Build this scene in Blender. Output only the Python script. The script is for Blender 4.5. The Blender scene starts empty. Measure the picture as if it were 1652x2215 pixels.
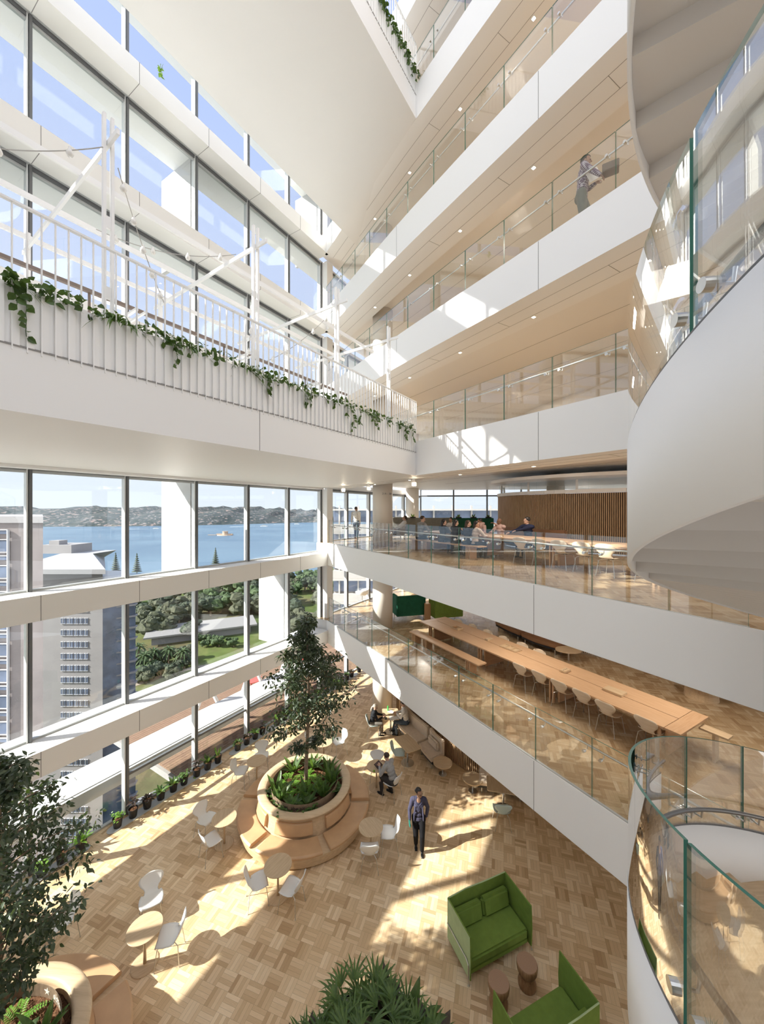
import bpy, bmesh, math, random
from mathutils import Vector, Matrix
from math import sin, cos, pi, radians, sqrt, atan2
random.seed(7)
SC = bpy.context.scene
COL = SC.collection
# ------------------------------------------------------------------ survey constants
FPX, CX, CY = 810.0, 826.0, 1104.0      # focal length and vanishing centre in pixels of the 1652x2215 frame
HE = 9.21                               # eye height over the atrium floor
ZA, ZB, ZC, ZD, ZE, ZF, ZG, ZH = [3.8 * i for i in range(8)]
def at(px, py, z):
    """floor-plan point seen at a pixel on the horizontal plane z"""
    Y = FPX * (HE - z) / (py - CY)
    return Vector(((px - CX) / FPX * Y, Y, z))
def at_depth(px, py, Y):
    return Vector(((px - CX) / FPX * Y, Y, HE - (py - CY) / FPX * Y))
# facade frame: s along the glass line, d inwards
FE = Vector((0.522, 0.853)); FN = Vector((0.853, -0.522)); FG = Vector((-6.634, 13.3)); BAY = 2.224
def fac(s, d, z):
    p = FG + FE * s + FN * d
    return Vector((p.x, p.y, z))
FROT = atan2(FE.y, FE.x)
# ------------------------------------------------------------------ objects
def tag(o, label=None, cat=None, group=None, kind=None):
    if label: o['label'] = label
    if cat: o['category'] = cat
    if group: o['group'] = group
    if kind: o['kind'] = kind
    return o
def thing(name, label, cat, loc=(0, 0, 0), rz=0, group=None):
    o = bpy.data.objects.new(name, None); COL.objects.link(o)
    o.location = loc; o.rotation_euler = (0, 0, rz); o.empty_display_size = 0.1
    return tag(o, label, cat, group)
def dup(root, loc, rz, label=None, group=None):
    r = root.copy(); COL.objects.link(r); r.location = loc; r.rotation_euler = (0, 0, rz)
    if label: r['label'] = label
    if group: r['group'] = group
    for ch in list(root.children):
        c = ch.copy(); COL.objects.link(c); c.parent = r
        for g in ch.children:
            d = g.copy(); COL.objects.link(d); d.parent = c
    return r
ORD = ['first', 'second', 'third', 'fourth', 'fifth', 'sixth', 'seventh', 'eighth', 'ninth', 'tenth', 'eleventh', 'twelfth',
       'thirteenth', 'fourteenth', 'fifteenth', 'sixteenth', 'seventeenth', 'eighteenth', 'nineteenth', 'twentieth',
       'twenty-first', 'twenty-second', 'twenty-third', 'twenty-fourth', 'twenty-fifth', 'twenty-sixth', 'twenty-seventh', 'twenty-eighth']
class MB:
    def __init__(s): s.v = []; s.f = []; s.m = []
    def add(s, vs, fs, m=0):
        b = len(s.v); s.v += [tuple(v) for v in vs]
        s.f += [tuple(b + i for i in f) for f in fs]; s.m += [m] * len(fs); return s
    def box(s, c, size, rz=0, m=0, rot=None):
        x, y, z = [a / 2 for a in size]
        R = rot if rot is not None else Matrix.Rotation(rz, 3, 'Z')
        c = Vector(c)
        vs = [c + R @ Vector(p) for p in ((-x, -y, -z), (x, -y, -z), (x, y, -z), (-x, y, -z), (-x, -y, z), (x, -y, z), (x, y, z), (-x, y, z))]
        return s.add(vs, [(0, 3, 2, 1), (4, 5, 6, 7), (0, 1, 5, 4), (1, 2, 6, 5), (2, 3, 7, 6), (3, 0, 4, 7)], m)
    def bar(s, a, b, w, h, m=0, up=(0, 0, 1)):
        a = Vector(a); b = Vector(b); d = b - a; L = d.length
        if L < 1e-6: return s
        y = d / L; u = Vector(up)
        x = y.cross(u)
        if x.length < 1e-4: x = y.cross(Vector((1, 0, 0)))
        x.normalize(); z = x.cross(y)
        R = Matrix((x, y, z)).transposed()
        return s.box((a + b) / 2, (w, L, h), m=m, rot=R)
    def tube(s, pts, r, seg=8, cap=True, m=0, close=False):
        pts = [Vector(p) for p in pts]; n = len(pts)
        rs = list(r) if isinstance(r, (list, tuple)) else [r] * n
        if cap == 'round':
            t0 = (pts[0] - pts[1]).normalized(); t1 = (pts[-1] - pts[-2]).normalized()
            pre = [(pts[0] + t0 * rs[0] * sin(a), rs[0] * cos(a)) for a in (1.45, 1.0, .5)]
            post = [(pts[-1] + t1 * rs[-1] * sin(a), rs[-1] * cos(a)) for a in (.5, 1.0, 1.45)]
            pts = [p for p, _ in pre] + pts + [p for p, _ in post]
            rs = [q for _, q in pre] + rs + [q for _, q in post]; n = len(pts)
        ref = None; vs = []
        for i in range(n):
            if close: t = pts[(i + 1) % n] - pts[i - 1]
            else: t = pts[min(i + 1, n - 1)] - pts[max(i - 1, 0)]
            if t.length < 1e-9: t = Vector((0, 0, 1))
            t.normalize()
            if ref is None:
                ref = Vector((0, 0, 1)) if abs(t.z) < .9 else Vector((1, 0, 0))
            x = t.cross(ref)
            if x.length < 1e-4: x = t.orthogonal()
            x.normalize(); y = t.cross(x).normalized()
            ref = -y if False else ref
            for k in range(seg):
                a = 2 * pi * k / seg
                vs.append(pts[i] + (x * cos(a) + y * sin(a)) * rs[i])
        fs = []
        for i in range(n if close else n - 1):
            j = (i + 1) % n
            for k in range(seg):
                l = (k + 1) % seg
                fs.append((i * seg + k, i * seg + l, j * seg + l, j * seg + k))
        if cap and not close:
            fs.append(tuple(range(seg))[::-1]); fs.append(tuple((n - 1) * seg + k for k in range(seg)))
        return s.add(vs, fs, m)
    def lathe(s, prof, seg=24, c=(0, 0, 0), m=0, caps=True, a0=0, a1=2 * pi):
        c = Vector(c); full = abs(a1 - a0 - 2 * pi) < 1e-6; ns = seg if full else seg + 1
        vs = []
        for r, z in prof:
            for k in range(ns):
                a = a0 + (a1 - a0) * k / seg
                vs.append(c + Vector((r * cos(a), r * sin(a), z)))
        fs = []; n = len(prof)
        for i in range(n - 1):
            for k in range(seg):
                l = (k + 1) % ns
                fs.append((i * ns + k, i * ns + l, (i + 1) * ns + l, (i + 1) * ns + k))
        if caps and full:
            if prof[0][0] > 1e-6: fs.append(tuple(range(ns))[::-1])
            if prof[-1][0] > 1e-6: fs.append(tuple((n - 1) * ns + k for k in range(ns)))
        return s.add(vs, fs, m)
    def sector(s, prof, a0, a1, seg=16, c=(0, 0, 0), m=0):
        """closed profile (r,z) swept round c between two angles, with end caps"""
        c = Vector(c); n = len(prof); vs = []
        for k in range(seg + 1):
            a = a0 + (a1 - a0) * k / seg
            vs += [c + Vector((r * cos(a), r * sin(a), z)) for r, z in prof]
        fs = [(k * n + i, k * n + (i + 1) % n, (k + 1) * n + (i + 1) % n, (k + 1) * n + i) for k in range(seg) for i in range(n)]
        fs += [tuple(range(n))[::-1], tuple(seg * n + i for i in range(n))]
        return s.add(vs, fs, m)
    def prism(s, poly, z0, z1, m=0, mt=None):
        n = len(poly)
        vs = [(p[0], p[1], z0) for p in poly] + [(p[0], p[1], z1) for p in poly]
        area = sum(poly[i][0] * poly[(i + 1) % n][1] - poly[(i + 1) % n][0] * poly[i][1] for i in range(n))
        if area < 0:
            poly = poly[::-1]; vs = [(p[0], p[1], z0) for p in poly] + [(p[0], p[1], z1) for p in poly]
        s.add(vs, [tuple(range(n))[::-1]], m)
        b = len(s.v) - 2 * n
        s.f += [tuple(b + n + i for i in range(n))]; s.m += [m if mt is None else mt]
        s.f += [(b + i, b + (i + 1) % n, b + n + (i + 1) % n, b + n + i) for i in range(n)]; s.m += [m] * n
        return s
    def ell(s, c, r, m=0, seg=12, rings=8, R=None):
        c = Vector(c); vs = []; R = R or Matrix.Identity(3)
        for i in range(rings + 1):
            t = pi * i / rings
            for k in range(seg):
                a = 2 * pi * k / seg
                vs.append(c + R @ Vector((r[0] * sin(t) * cos(a), r[1] * sin(t) * sin(a), r[2] * cos(t))))
        fs = [(i * seg + k, (i + 1) * seg + k, (i + 1) * seg + (k + 1) % seg, i * seg + (k + 1) % seg) for i in range(rings) for k in range(seg)]
        return s.add(vs, fs, m)
    def leaf(s, p, d, n, L, w, droop=.3, m=0, seg=3, fold=.15):
        """pointed leaf from p along d with normal n"""
        p = Vector(p); d = Vector(d).normalized(); n = Vector(n)
        x = d.cross(n)
        if x.length < 1e-3: x = d.orthogonal()
        x.normalize(); n = x.cross(d).normalized()
        vs = [p]; 
        for i in range(1, seg):
            t = i / seg; q = p + d * L * t + Vector((0, 0, -droop * L * t * t))
            ww = w * sin(pi * (t ** .8)) * .5
            vs += [q - x * ww + n * ww * fold * 2, q, q + x * ww + n * ww * fold * 2]
        vs.append(p + d * L + Vector((0, 0, -droop * L)))
        fs = [(0, 2, 1), (0, 3, 2)]
        for i in range(seg - 2):
            b = 1 + 3 * i
            fs += [(b, b + 1, b + 4, b + 3), (b + 1, b + 2, b + 5, b + 4)]
        b = 1 + 3 * (seg - 2); e = len(vs) - 1
        fs += [(b, b + 1, e), (b + 1, b + 2, e)]
        return s.add(vs, fs, m)
    def build(s, name, mats, parent=None, smooth=False, bevel=0, loc=None):
        me = bpy.data.meshes.new(name); me.from_pydata(s.v, [], s.f)
        mats = mats if isinstance(mats, (list, tuple)) else [mats]
        for m in mats: me.materials.append(m)
        if len(mats) > 1: me.polygons.foreach_set('material_index', s.m)
        if smooth: me.polygons.foreach_set('use_smooth', [True] * len(me.polygons))
        me.update()
        bm = bmesh.new(); bm.from_mesh(me); bmesh.ops.recalc_face_normals(bm, faces=bm.faces)
        if bevel:
            bmesh.ops.remove_doubles(bm, verts=bm.verts, dist=1e-5)
            eds = [e for e in bm.edges if len(e.link_faces) == 2 and e.calc_face_angle(0) > .6]
            bmesh.ops.bevel(bm, geom=eds, offset=bevel, segments=2, affect='EDGES', clamp_overlap=True)
        bm.to_mesh(me); bm.free()
        o = bpy.data.objects.new(name, me); COL.objects.link(o)
        if parent is not None: o.parent = parent
        if loc is not None: o.location = loc
        return o
def structure(name, mb, mats, **k):
    return tag(mb.build(name, mats, **k), kind='structure')
# ------------------------------------------------------------------ materials
class NT:
    def __init__(s, name):
        s.mat = bpy.data.materials.new(name); s.mat.use_nodes = True
        s.t = s.mat.node_tree; s.t.nodes.clear()
        s.out = s.t.nodes.new('ShaderNodeOutputMaterial')
    def n(s, typ, **kw):
        nd = s.t.nodes.new('ShaderNode' + typ)
        for k, v in kw.items():
            if k.startswith('i_'):
                key = k[2:]
                key = int(key) if key.isdigit() else key.replace('_', ' ')
                nd.inputs[key].default_value = v
            else: setattr(nd, k, v)
        return nd
    def l(s, a, b): s.t.links.new(a, b)
    def math(s, op, a, b=None, c=None):
        nd = s.n('Math', operation=op)
        for i, x in enumerate((a, b, c)):
            if x is None: continue
            if isinstance(x, (int, float)): nd.inputs[i].default_value = x
            else: s.l(x, nd.inputs[i])
        return nd.outputs[0]
    def ramp(s, fac, stops):
        nd = s.n('ValToRGB'); el = nd.color_ramp.elements
        while len(el) < len(stops): el.new(.5)
        for e, (p, c) in zip(el, stops): e.position = p; e.color = (*c, 1)
        s.l(fac, nd.inputs[0]); return nd.outputs[0]
    def mix(s, fac, a, b, mode='MIX'):
        nd = s.n('MixRGB', blend_type=mode)
        for i, x in enumerate((fac, a, b)):
            if isinstance(x, (int, float)): nd.inputs[i].default_value = x
            elif isinstance(x, tuple): nd.inputs[i].default_value = (*x, 1)
            else: s.l(x, nd.inputs[i])
        return nd.outputs[0]
    def bsdf(s, color, rough=.6, spec=.5, metal=0, bump=None, bstr=.2, **kw):
        b = s.n('BsdfPrincipled')
        if isinstance(color, tuple): b.inputs['Base Color'].default_value = (*color, 1)
        else: s.l(color, b.inputs['Base Color'])
        if isinstance(rough, (int, float)): b.inputs['Roughness'].default_value = rough
        else: s.l(rough, b.inputs['Roughness'])
        b.inputs['Specular IOR Level'].default_value = spec
        b.inputs['Metallic'].default_value = metal
        for k, v in kw.items(): b.inputs[k.replace('_', ' ')].default_value = v
        if bump is not None:
            bp = s.n('Bump', i_Strength=bstr, i_Distance=.02); s.l(bump, bp.inputs['Height']); s.l(bp.outputs[0], b.inputs['Normal'])
        s.l(b.outputs[0], s.out.inputs[0]); return s.mat
    def noise(s, scale, detail=3, vec=None, rough=.5):
        nd = s.n('TexNoise', i_Scale=scale, i_Detail=detail, i_Roughness=rough)
        if vec is not None: s.l(vec, nd.inputs['Vector'])
        return nd.outputs[0]
    def pos(s): return s.n('NewGeometry').outputs['Position']
    def obj(s): return s.n('TexCoord').outputs['Object']
def plain(name, c, rough=.6, spec=.4, metal=0, var=0, scale=6, bump=0, bscale=60):
    t = NT(name); col = c
    if var:
        f = t.noise(scale, 4, t.obj())
        col = t.ramp(f, [(.3, tuple(x * (1 - var) for x in c)), (.7, tuple(min(1, x * (1 + var)) for x in c))])
    bp = t.noise(bscale, 4, t.obj()) if bump else None
    return t.bsdf(col, rough, spec, metal, bp, bump)
def wood(name, c0, c1, rough=.45, scale=1.0, axis=0):
    t = NT(name)
    mp = t.n('Mapping'); t.l(t.obj(), mp.inputs[0])
    sc = [14 * scale] * 3; sc[axis] = 1.2 * scale
    mp.inputs['Scale'].default_value = sc
    f = t.noise(2.2, 5, mp.outputs[0], .6)
    return t.bsdf(t.ramp(f, [(.3, c0), (.7, c1)]), rough, .35, bump=f, bstr=.04)
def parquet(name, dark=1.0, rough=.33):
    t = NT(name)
    mp = t.n('Mapping', vector_type='POINT'); t.l(t.pos(), mp.inputs[0])
    mp.inputs['Rotation'].default_value = (0, 0, radians(18)); mp.inputs['Scale'].default_value = (1 / .295,) * 3
    sp = t.n('SeparateXYZ'); t.l(mp.outputs[0], sp.inputs[0])
    x, y = sp.outputs[0], sp.outputs[1]
    fx, fy = t.math('FLOOR', x), t.math('FLOOR', y)
    par = t.math('FLOORED_MODULO', t.math('ADD', fx, fy), 2.0)
    lx, ly = t.math('FRACT', x), t.math('FRACT', y)
    def sel(a, b): return t.math('ADD', t.math('MULTIPLY', a, par), t.math('MULTIPLY', b, t.math('SUBTRACT', 1.0, par)))
    st, al = t.math('MULTIPLY', sel(lx, ly), 4.0), sel(y, x)
    ix = t.math('FLOOR', st); fr = t.math('FRACT', st)
    cv = t.n('CombineXYZ'); t.l(fx, cv.inputs[0]); t.l(fy, cv.inputs[1]); t.l(ix, cv.inputs[2])
    wn = t.n('TexWhiteNoise', noise_dimensions='3D'); t.l(cv.outputs[0], wn.inputs['Vector'])
    cv2 = t.n('CombineXYZ'); t.l(fx, cv2.inputs[0]); t.l(fy, cv2.inputs[1])
    wt = t.n('TexWhiteNoise', noise_dimensions='3D'); t.l(cv2.outputs[0], wt.inputs['Vector'])
    tone = t.math('ADD', t.math('MULTIPLY', wn.outputs[0], .62), t.math('MULTIPLY', wt.outputs[0], .38))
    d = dark
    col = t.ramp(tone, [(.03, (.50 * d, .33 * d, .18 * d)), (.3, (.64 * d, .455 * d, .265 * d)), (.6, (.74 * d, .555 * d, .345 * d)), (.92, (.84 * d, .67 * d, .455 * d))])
    gv = t.n('CombineXYZ'); t.l(t.math('MULTIPLY', al, 1.6), gv.inputs[0]); t.l(t.math('MULTIPLY', sel(x, y), 26.0), gv.inputs[1]); t.l(wn.outputs[0], gv.inputs[2])
    g = t.noise(1.6, 4, gv.outputs[0], .65)
    col = t.mix(.55, col, t.ramp(g, [(.3, (.82, .79, .76)), (.7, (1.08, 1.08, 1.08))]), 'MULTIPLY')
    edge = t.math('MINIMUM', t.math('MINIMUM', fr, t.math('SUBTRACT', 1.0, fr)), t.math('MULTIPLY', 4.0, t.math('MINIMUM', t.math('FRACT', al), t.math('SUBTRACT', 1.0, t.math('FRACT', al)))))
    gr = t.math('LESS_THAN', edge, .022)
    col = t.mix(t.math('MULTIPLY', gr, .55), col, (.10 * d, .055 * d, .025 * d))
    return t.bsdf(col, rough, .4)
def glassmat(name, tint=(.97, .985, .98), k=1.0, f0=.04, rough=0.0):
    t = NT(name)
    g = t.n('NewGeometry')
    dt = t.n('VectorMath', operation='DOT_PRODUCT'); t.l(g.outputs['Normal'], dt.inputs[0]); t.l(g.outputs['Incoming'], dt.inputs[1])
    c = t.math('SUBTRACT', 1.0, t.math('ABSOLUTE', dt.outputs['Value']))
    fr = t.math('ADD', f0, t.math('MULTIPLY', t.math('POWER', c, 5.0), 1 - f0))
    fr = t.math('MINIMUM', t.math('MULTIPLY', fr, k), .95)
    tr = t.n('BsdfTransparent'); tr.inputs[0].default_value = (*tint, 1)
    gl = t.n('BsdfGlossy'); gl.inputs['Roughness'].default_value = rough; gl.inputs[0].default_value = (1, 1, 1, 1)
    mx = t.n('MixShader'); t.l(fr, mx.inputs[0]); t.l(tr.outputs[0], mx.inputs[1]); t.l(gl.outputs[0], mx.inputs[2])
    t.l(mx.outputs[0], t.out.inputs[0]); return t.mat
def emit(name, c, st):
    t = NT(name); e = t.n('Emission'); e.inputs[0].default_value = (*c, 1); e.inputs[1].default_value = st
    t.l(e.outputs[0], t.out.inputs[0]); return t.mat
def leafmat(name, c0, c1, rough=.4, trans=.25):
    t = NT(name)
    oi = t.noise(9, 2, t.obj())
    b = t.n('BsdfPrincipled'); b.inputs['Roughness'].default_value = rough; b.inputs['Specular IOR Level'].default_value = .45
    col = t.ramp(oi, [(.35, c0), (.65, c1)]); t.l(col, b.inputs['Base Color'])
    tr = t.n('BsdfTranslucent'); t.l(t.mix(.5, col, (.35, .55, .06)), tr.inputs[0])
    mx = t.n('MixShader', i_0=trans); t.l(b.outputs[0], mx.inputs[1]); t.l(tr.outputs[0], mx.inputs[2]); t.l(mx.outputs[0], t.out.inputs[0])
    return t.mat
M = {}
M['white'] = plain('white_paint', (.90, .897, .885), .55, .3)
M['panel'] = plain('white_panel', (.87, .865, .85), .45, .4)
M['warm'] = plain('warm_white_paint', (.80, .755, .69), .5, .3)
M['ceil'] = plain('ceiling_panel', (.86, .85, .83), .35, .4)
M['column'] = plain('column_render', (.80, .745, .67), .5, .4)
M['beam'] = plain('beam_panel', (.85, .838, .81), .45, .4)
M['joint'] = plain('shadow_joint', (.30, .29, .28), .8, .1)
M['alu'] = plain('grey_aluminium', (.50, .52, .52), .4, .5, .2)
M['alud'] = plain('dark_aluminium', (.13, .135, .14), .45, .5)
M['lightalu'] = plain('pale_aluminium', (.72, .74, .74), .4, .5)
M['steel'] = plain('brushed_steel', (.62, .62, .60), .28, .5, 1)
M['steeld'] = plain('dark_steel', (.16, .15, .14), .35, .5, .8)
M['black'] = plain('black_plastic', (.018, .018, .02), .5, .4)
M['floor'] = parquet('oak_parquet')
M['floor_shaded'] = parquet('polished_parquet_shaded', .70, .2)  # darker copy of the oak: weaker balcony light put into the colour
M['oak'] = wood('pale_oak', (.50, .36, .22), (.64, .49, .32), .45, 1)
M['oaky'] = wood('pale_oak_crosswise', (.50, .36, .22), (.64, .49, .32), .45, 1, 1)
M['oakring'] = wood('laminated_oak', (.55, .40, .25), (.69, .53, .35), .4, .7)
M['cherry'] = wood('red_oak', (.44, .25, .13), (.56, .34, .19), .4, 1, 1)
M['slat'] = wood('slat_oak', (.34, .215, .12), (.52, .36, .22), .5, 1, 2)
M['slatback'] = plain('slat_backing', (.07, .05, .04), .9, .1)
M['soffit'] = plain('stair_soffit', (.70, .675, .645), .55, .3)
M['tableoak'] = wood('table_oak', (.54, .335, .19), (.63, .42, .26), .4, 1)
M['tableoaky'] = wood('table_oak_crosswise', (.50, .30, .165), (.58, .38, .23), .4, 1, 1)
M['hood'] = plain('sun_hood_white', (.80, .80, .795), .6, .3)
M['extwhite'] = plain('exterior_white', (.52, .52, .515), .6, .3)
M['leather'] = plain('tan_leather', (.55, .345, .19), .42, .45, 0, .08, 3, .05, 90)
M['leatherd'] = plain('brown_leather', (.26, .135, .07), .42, .45, 0, .08, 3, .05, 90)
M['beige'] = plain('beige_fabric', (.66, .55, .44), .85, .2, 0, .06, 10, .15, 300)
M['green'] = plain('green_fabric', (.18, .27, .055), .85, .2, 0, .08, 8, .12, 250)
M['paleg'] = plain('pale_green_felt', (.44, .55, .30), .85, .2, 0, .06, 8, .12, 250)
M['dgreen'] = plain('dark_green_fabric', (.02, .12, .07), .8, .2, 0, .1, 8)
M['greyfab'] = plain('grey_fabric', (.20, .20, .18), .85, .2, 0, .08, 8)
M['shell'] = plain('white_shell', (.80, .80, .785), .35, .5)
M['blueshell'] = plain('pale_blue_shell', (.52, .64, .63), .35, .5)
M['ply'] = wood('ply_shell', (.68, .55, .40), (.78, .66, .51), .4, .8)
M['soil'] = plain('bark_mulch', (.11, .055, .03), .95, .1, 0, .7, 40, .8, 55)
M['corten'] = plain('bronze_band', (.30, .22, .155), .5, .4, .3, .15, 12)
M['bark'] = plain('tree_bark', (.30, .22, .16), .9, .1, 0, .3, 20, .4, 60)
M['leafd'] = leafmat('dark_leaf', (.026, .046, .024), (.075, .10, .062), .36, .12)
M['leafm'] = leafmat('mid_leaf', (.045, .095, .026), (.115, .20, .05))
M['leafl'] = leafmat('light_leaf', (.10, .24, .02), (.20, .36, .06))
M['leafp'] = leafmat('purple_leaf', (.035, .022, .026), (.075, .05, .04), .35, .1)
M['leafi'] = leafmat('ivy_leaf', (.025, .06, .014), (.07, .13, .03))
M['glass'] = glassmat('window_glass', (.93, .95, .95), 1.0)
M['clear'] = glassmat('balustrade_glass', (.975, .985, .98), 1.4, .045)
M['curve'] = glassmat('curved_glass', (.97, .982, .975), 2.6, .05)
M['gedge'] = plain('green_glass_edge', (.05, .22, .17), .2, .6)
M['lamp'] = emit('lamp_lens', (1, .82, .58), 9)
M['bulb'] = plain('frosted_bulb', (.85, .83, .78), .15, .6)
M['skin1'] = plain('skin_light', (.56, .36, .27), .55, .35)
M['skin2'] = plain('skin_tan', (.38, .22, .145), .55, .35)
M['skin3'] = plain('skin_brown', (.22, .12, .075), .55, .35)
M['lip'] = plain('lip_colour', (.34, .12, .10), .5, .4)
M['hairk'] = plain('black_hair', (.015, .012, .012), .4, .5)
M['hairb'] = plain('brown_hair', (.05, .03, .02), .45, .4)
M['hairg'] = plain('grey_blonde_hair', (.50, .44, .36), .5, .4)
M['shoe'] = plain('black_shoe', (.012, .012, .013), .4, .4)
def cloth(name, c): return plain('cloth_' + name, c, .85, .15, 0, .1, 14, .1, 220)
SKYB, SKYS, SUNE, EXPO = 1.9, .305, 3.6, 2.0
# ------------------------------------------------------------------ camera, sun, ceiling fill
cam = bpy.data.cameras.new('camera'); co = bpy.data.objects.new('camera', cam); COL.objects.link(co)
cam.sensor_fit = 'HORIZONTAL'; cam.sensor_width = 36; cam.lens = 36 * FPX / 1652
cam.shift_y = -3.5 / 1652; cam.clip_start = .1; cam.clip_end = 30000
co.location = (0, 0, HE); co.rotation_euler = (pi / 2, 0, 0); SC.camera = co
sd = Vector((1.47, .405, -1.0))
sl = bpy.data.lights.new('sun', 'SUN'); so = bpy.data.objects.new('sun', sl); COL.objects.link(so)
sl.energy = SUNE; sl.angle = radians(.6); sl.color = (1, .94, .855)
so.rotation_euler = sd.to_track_quat('-Z', 'Y').to_euler()
def area(name, loc, size, power, col=(1, .9, .78), rot=(0, 0, 0)):
    l = bpy.data.lights.new(name, 'AREA'); l.shape = 'RECTANGLE'; l.size, l.size_y = size; l.energy = power; l.color = col
    o = bpy.data.objects.new(name, l); COL.objects.link(o); o.location = loc; o.rotation_euler = rot
    return o
for zl, p in ((ZC, 18), (ZD, 22), (ZE, 18), (ZF, 16), (ZG, 16)):
    for x, y in ((4.2, 11.6), (7.0, 8.6), (6.5, 17.5), (2.5, 21.0)):
        if zl == ZD and x == 6.5: continue
        area('ceiling_fill', (x, y, zl - .66), (1.6, .5), p, rot=(0, 0, 1.0))  # added soft fill under each slab; no fixture is modelled for it
vs = SC.view_settings
vs.view_transform = 'Standard'; vs.look = 'None'; vs.gamma = 1; vs.use_curve_mapping = False; vs.exposure = EXPO
cy = SC.cycles
cy.max_bounces = 9; cy.diffuse_bounces = 5; cy.glossy_bounces = 4; cy.transparent_max_bounces = 40; cy.transmission_bounces = 6
cy.use_denoising = True; cy.use_adaptive_sampling = True; cy.adaptive_threshold = .06
cy.caustics_reflective = False; cy.caustics_refractive = False; cy.sample_clamp_indirect = 6
# ================================================================== ARCHITECTURE
LOW = [Vector(p) for p in ((-2.70, 18.42), (0.36, 13.27), (1.09, 11.98), (3.29, 8.11), (4.79, 5.49), (5.45, 4.35))]
UP = [Vector(p) for p in ((-2.78, 18.35), (0.40, 13.08), (1.09, 12.0), (3.12, 8.93), (4.47, 6.85), (5.56, 5.16))]
STC = Vector((5.08, 1.39)); STR = 3.49
def edge_at(poly, Y):
    for a, b in zip(poly, poly[1:]):
        if b.y <= Y <= a.y:
            return a.lerp(b, (a.y - Y) / (a.y - b.y))
    return poly[-1] if Y < poly[-1].y else poly[0]
INW = Vector((0.862, 0.507))
def slab_poly(edge):
    a0 = 78 if edge is LOW else 80
    arc = [STC + Vector((cos(radians(a)), sin(radians(a)))) * (STR + .06) for a in range(a0, -1, -8)]
    tail = [Vector((16, 1.4)), Vector((18, 27.5)), Vector((3.0, 29.05)), fac(6.41, .02, 0).to_2d()]
    return list(edge) + arc + tail
def strip_poly(edge, w0, w1):
    return [p + INW * w0 for p in edge] + [p + INW * w1 for p in reversed(edge)]
# --- atrium floor
fl = MB().prism([fac(-18, .02, 0).to_2d(), fac(20, .02, 0).to_2d(), Vector((14, 29)), Vector((14, -6))], -.3, 0)
structure('floor', fl, M['floor'])
# --- balcony slabs
for zl, edge in ((ZB, LOW), (ZC, LOW), (ZD, UP), (ZE, UP), (ZF, UP), (ZG, UP), (ZH, UP)):
    mb = MB(); mb.prism(slab_poly(edge), zl - .62, zl - .02, 0)
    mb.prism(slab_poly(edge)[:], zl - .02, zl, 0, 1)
    sl = structure('floor', mb, [M['ceil'], M['floor_shaded']])
    eb = MB().prism(strip_poly(edge, 0, 1.25), zl - 1.07, zl - .625)
    # the same white face carries on up to floor level
    eb.prism(strip_poly(edge, -.02, -.001), zl - 1.07, zl + .012)
    tag(eb.build('edge_fascia', M['white'], sl), kind='structure')
    g = MB()
    for Yj in ((8.1,) if edge is LOW else (8.35, 12.9)):
        p = edge_at(edge, Yj) - INW * .0212
        g.bar((p.x, p.y, zl - 1.07), (p.x, p.y, zl), .012, .003, up=(INW.x, INW.y, 0))
    for wj in (.42, .86):
        q = [p + INW * wj for p in edge]
        for a, b in zip(q, q[1:]): g.bar((a.x, a.y, zl - 1.0705), (b.x, b.y, zl - 1.0705), .01, .003)
    for Yj in (7.3, 9.6, 11.9):
        p = edge_at(edge, Yj); a = p + INW * .42; b = p + INW * .86
        g.bar((a.x, a.y, zl - 1.0705), (b.x, b.y, zl - 1.0705), .01, .003)
    tag(g.build('panel_joint', M['joint'], sl), kind='structure')
    # recessed ceiling field behind the soffit strip
    cf = MB()
    for wj in (3.2, 5.4, 7.6):
        a = edge[0] + INW * wj; b = edge[-1] + INW * wj
        cf.bar((a.x, a.y, zl - .622), (b.x, b.y, zl - .622), .012, .004)
    tag(cf.build('ceiling_joint', M['joint'], sl), kind='structure')
# --- round columns
for i, (x, y, r) in enumerate(((.03, 17.3, .46), (2.15, 26.6, .46), (9.5, 20.5, .46), (12.5, 7.2, .46))):
    mb = MB()
    for zl in (ZA, ZB, ZC, ZD, ZE, ZF, ZG):
        mb.lathe([(r, zl + .001), (r, zl + 3.8 - .621)], 40, (x, y, 0))
    structure('column', mb, M['column'], smooth=True)
# --- facade beams
S0, S1 = -18.0, 6.38
for i, zl in enumerate((ZB, ZC, ZE, ZF, ZG, ZH)):
    zb = zl - 1.07
    mb = MB()
    mb.prism([fac(S0, -.06, 0), fac(S1, -.06, 0), fac(S1, .80, 0), fac(S0, .80, 0)], zb, zb + .62)
    b = structure('beam', mb, M['beam'])
    jn = MB()
    for k in range(-8, 3):
        p = fac(k * BAY, .8, 0)
        jn.bar(fac(k * BAY, .8005, zb), fac(k * BAY, .8005, zb + .62), .014, .006, up=(FN.x, FN.y, 0))
        jn.bar(fac(k * BAY, .1, zb - .0005), fac(k * BAY, .8, zb - .0005), .014, .004)
        jn.bar(fac(k * BAY, .1, zb + .6205), fac(k * BAY, .8, zb + .6205), .008, .003)
    tag(jn.build('panel_joint', M['joint'], b), kind='structure')
    tr = MB().prism([fac(S0, .10, 0), fac(S1, .10, 0), fac(S1, .16, 0), fac(S0, .16, 0)], zb - .012, zb)
    tag(tr.build('shadow_gap', M['alu'], b), kind='structure')
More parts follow.
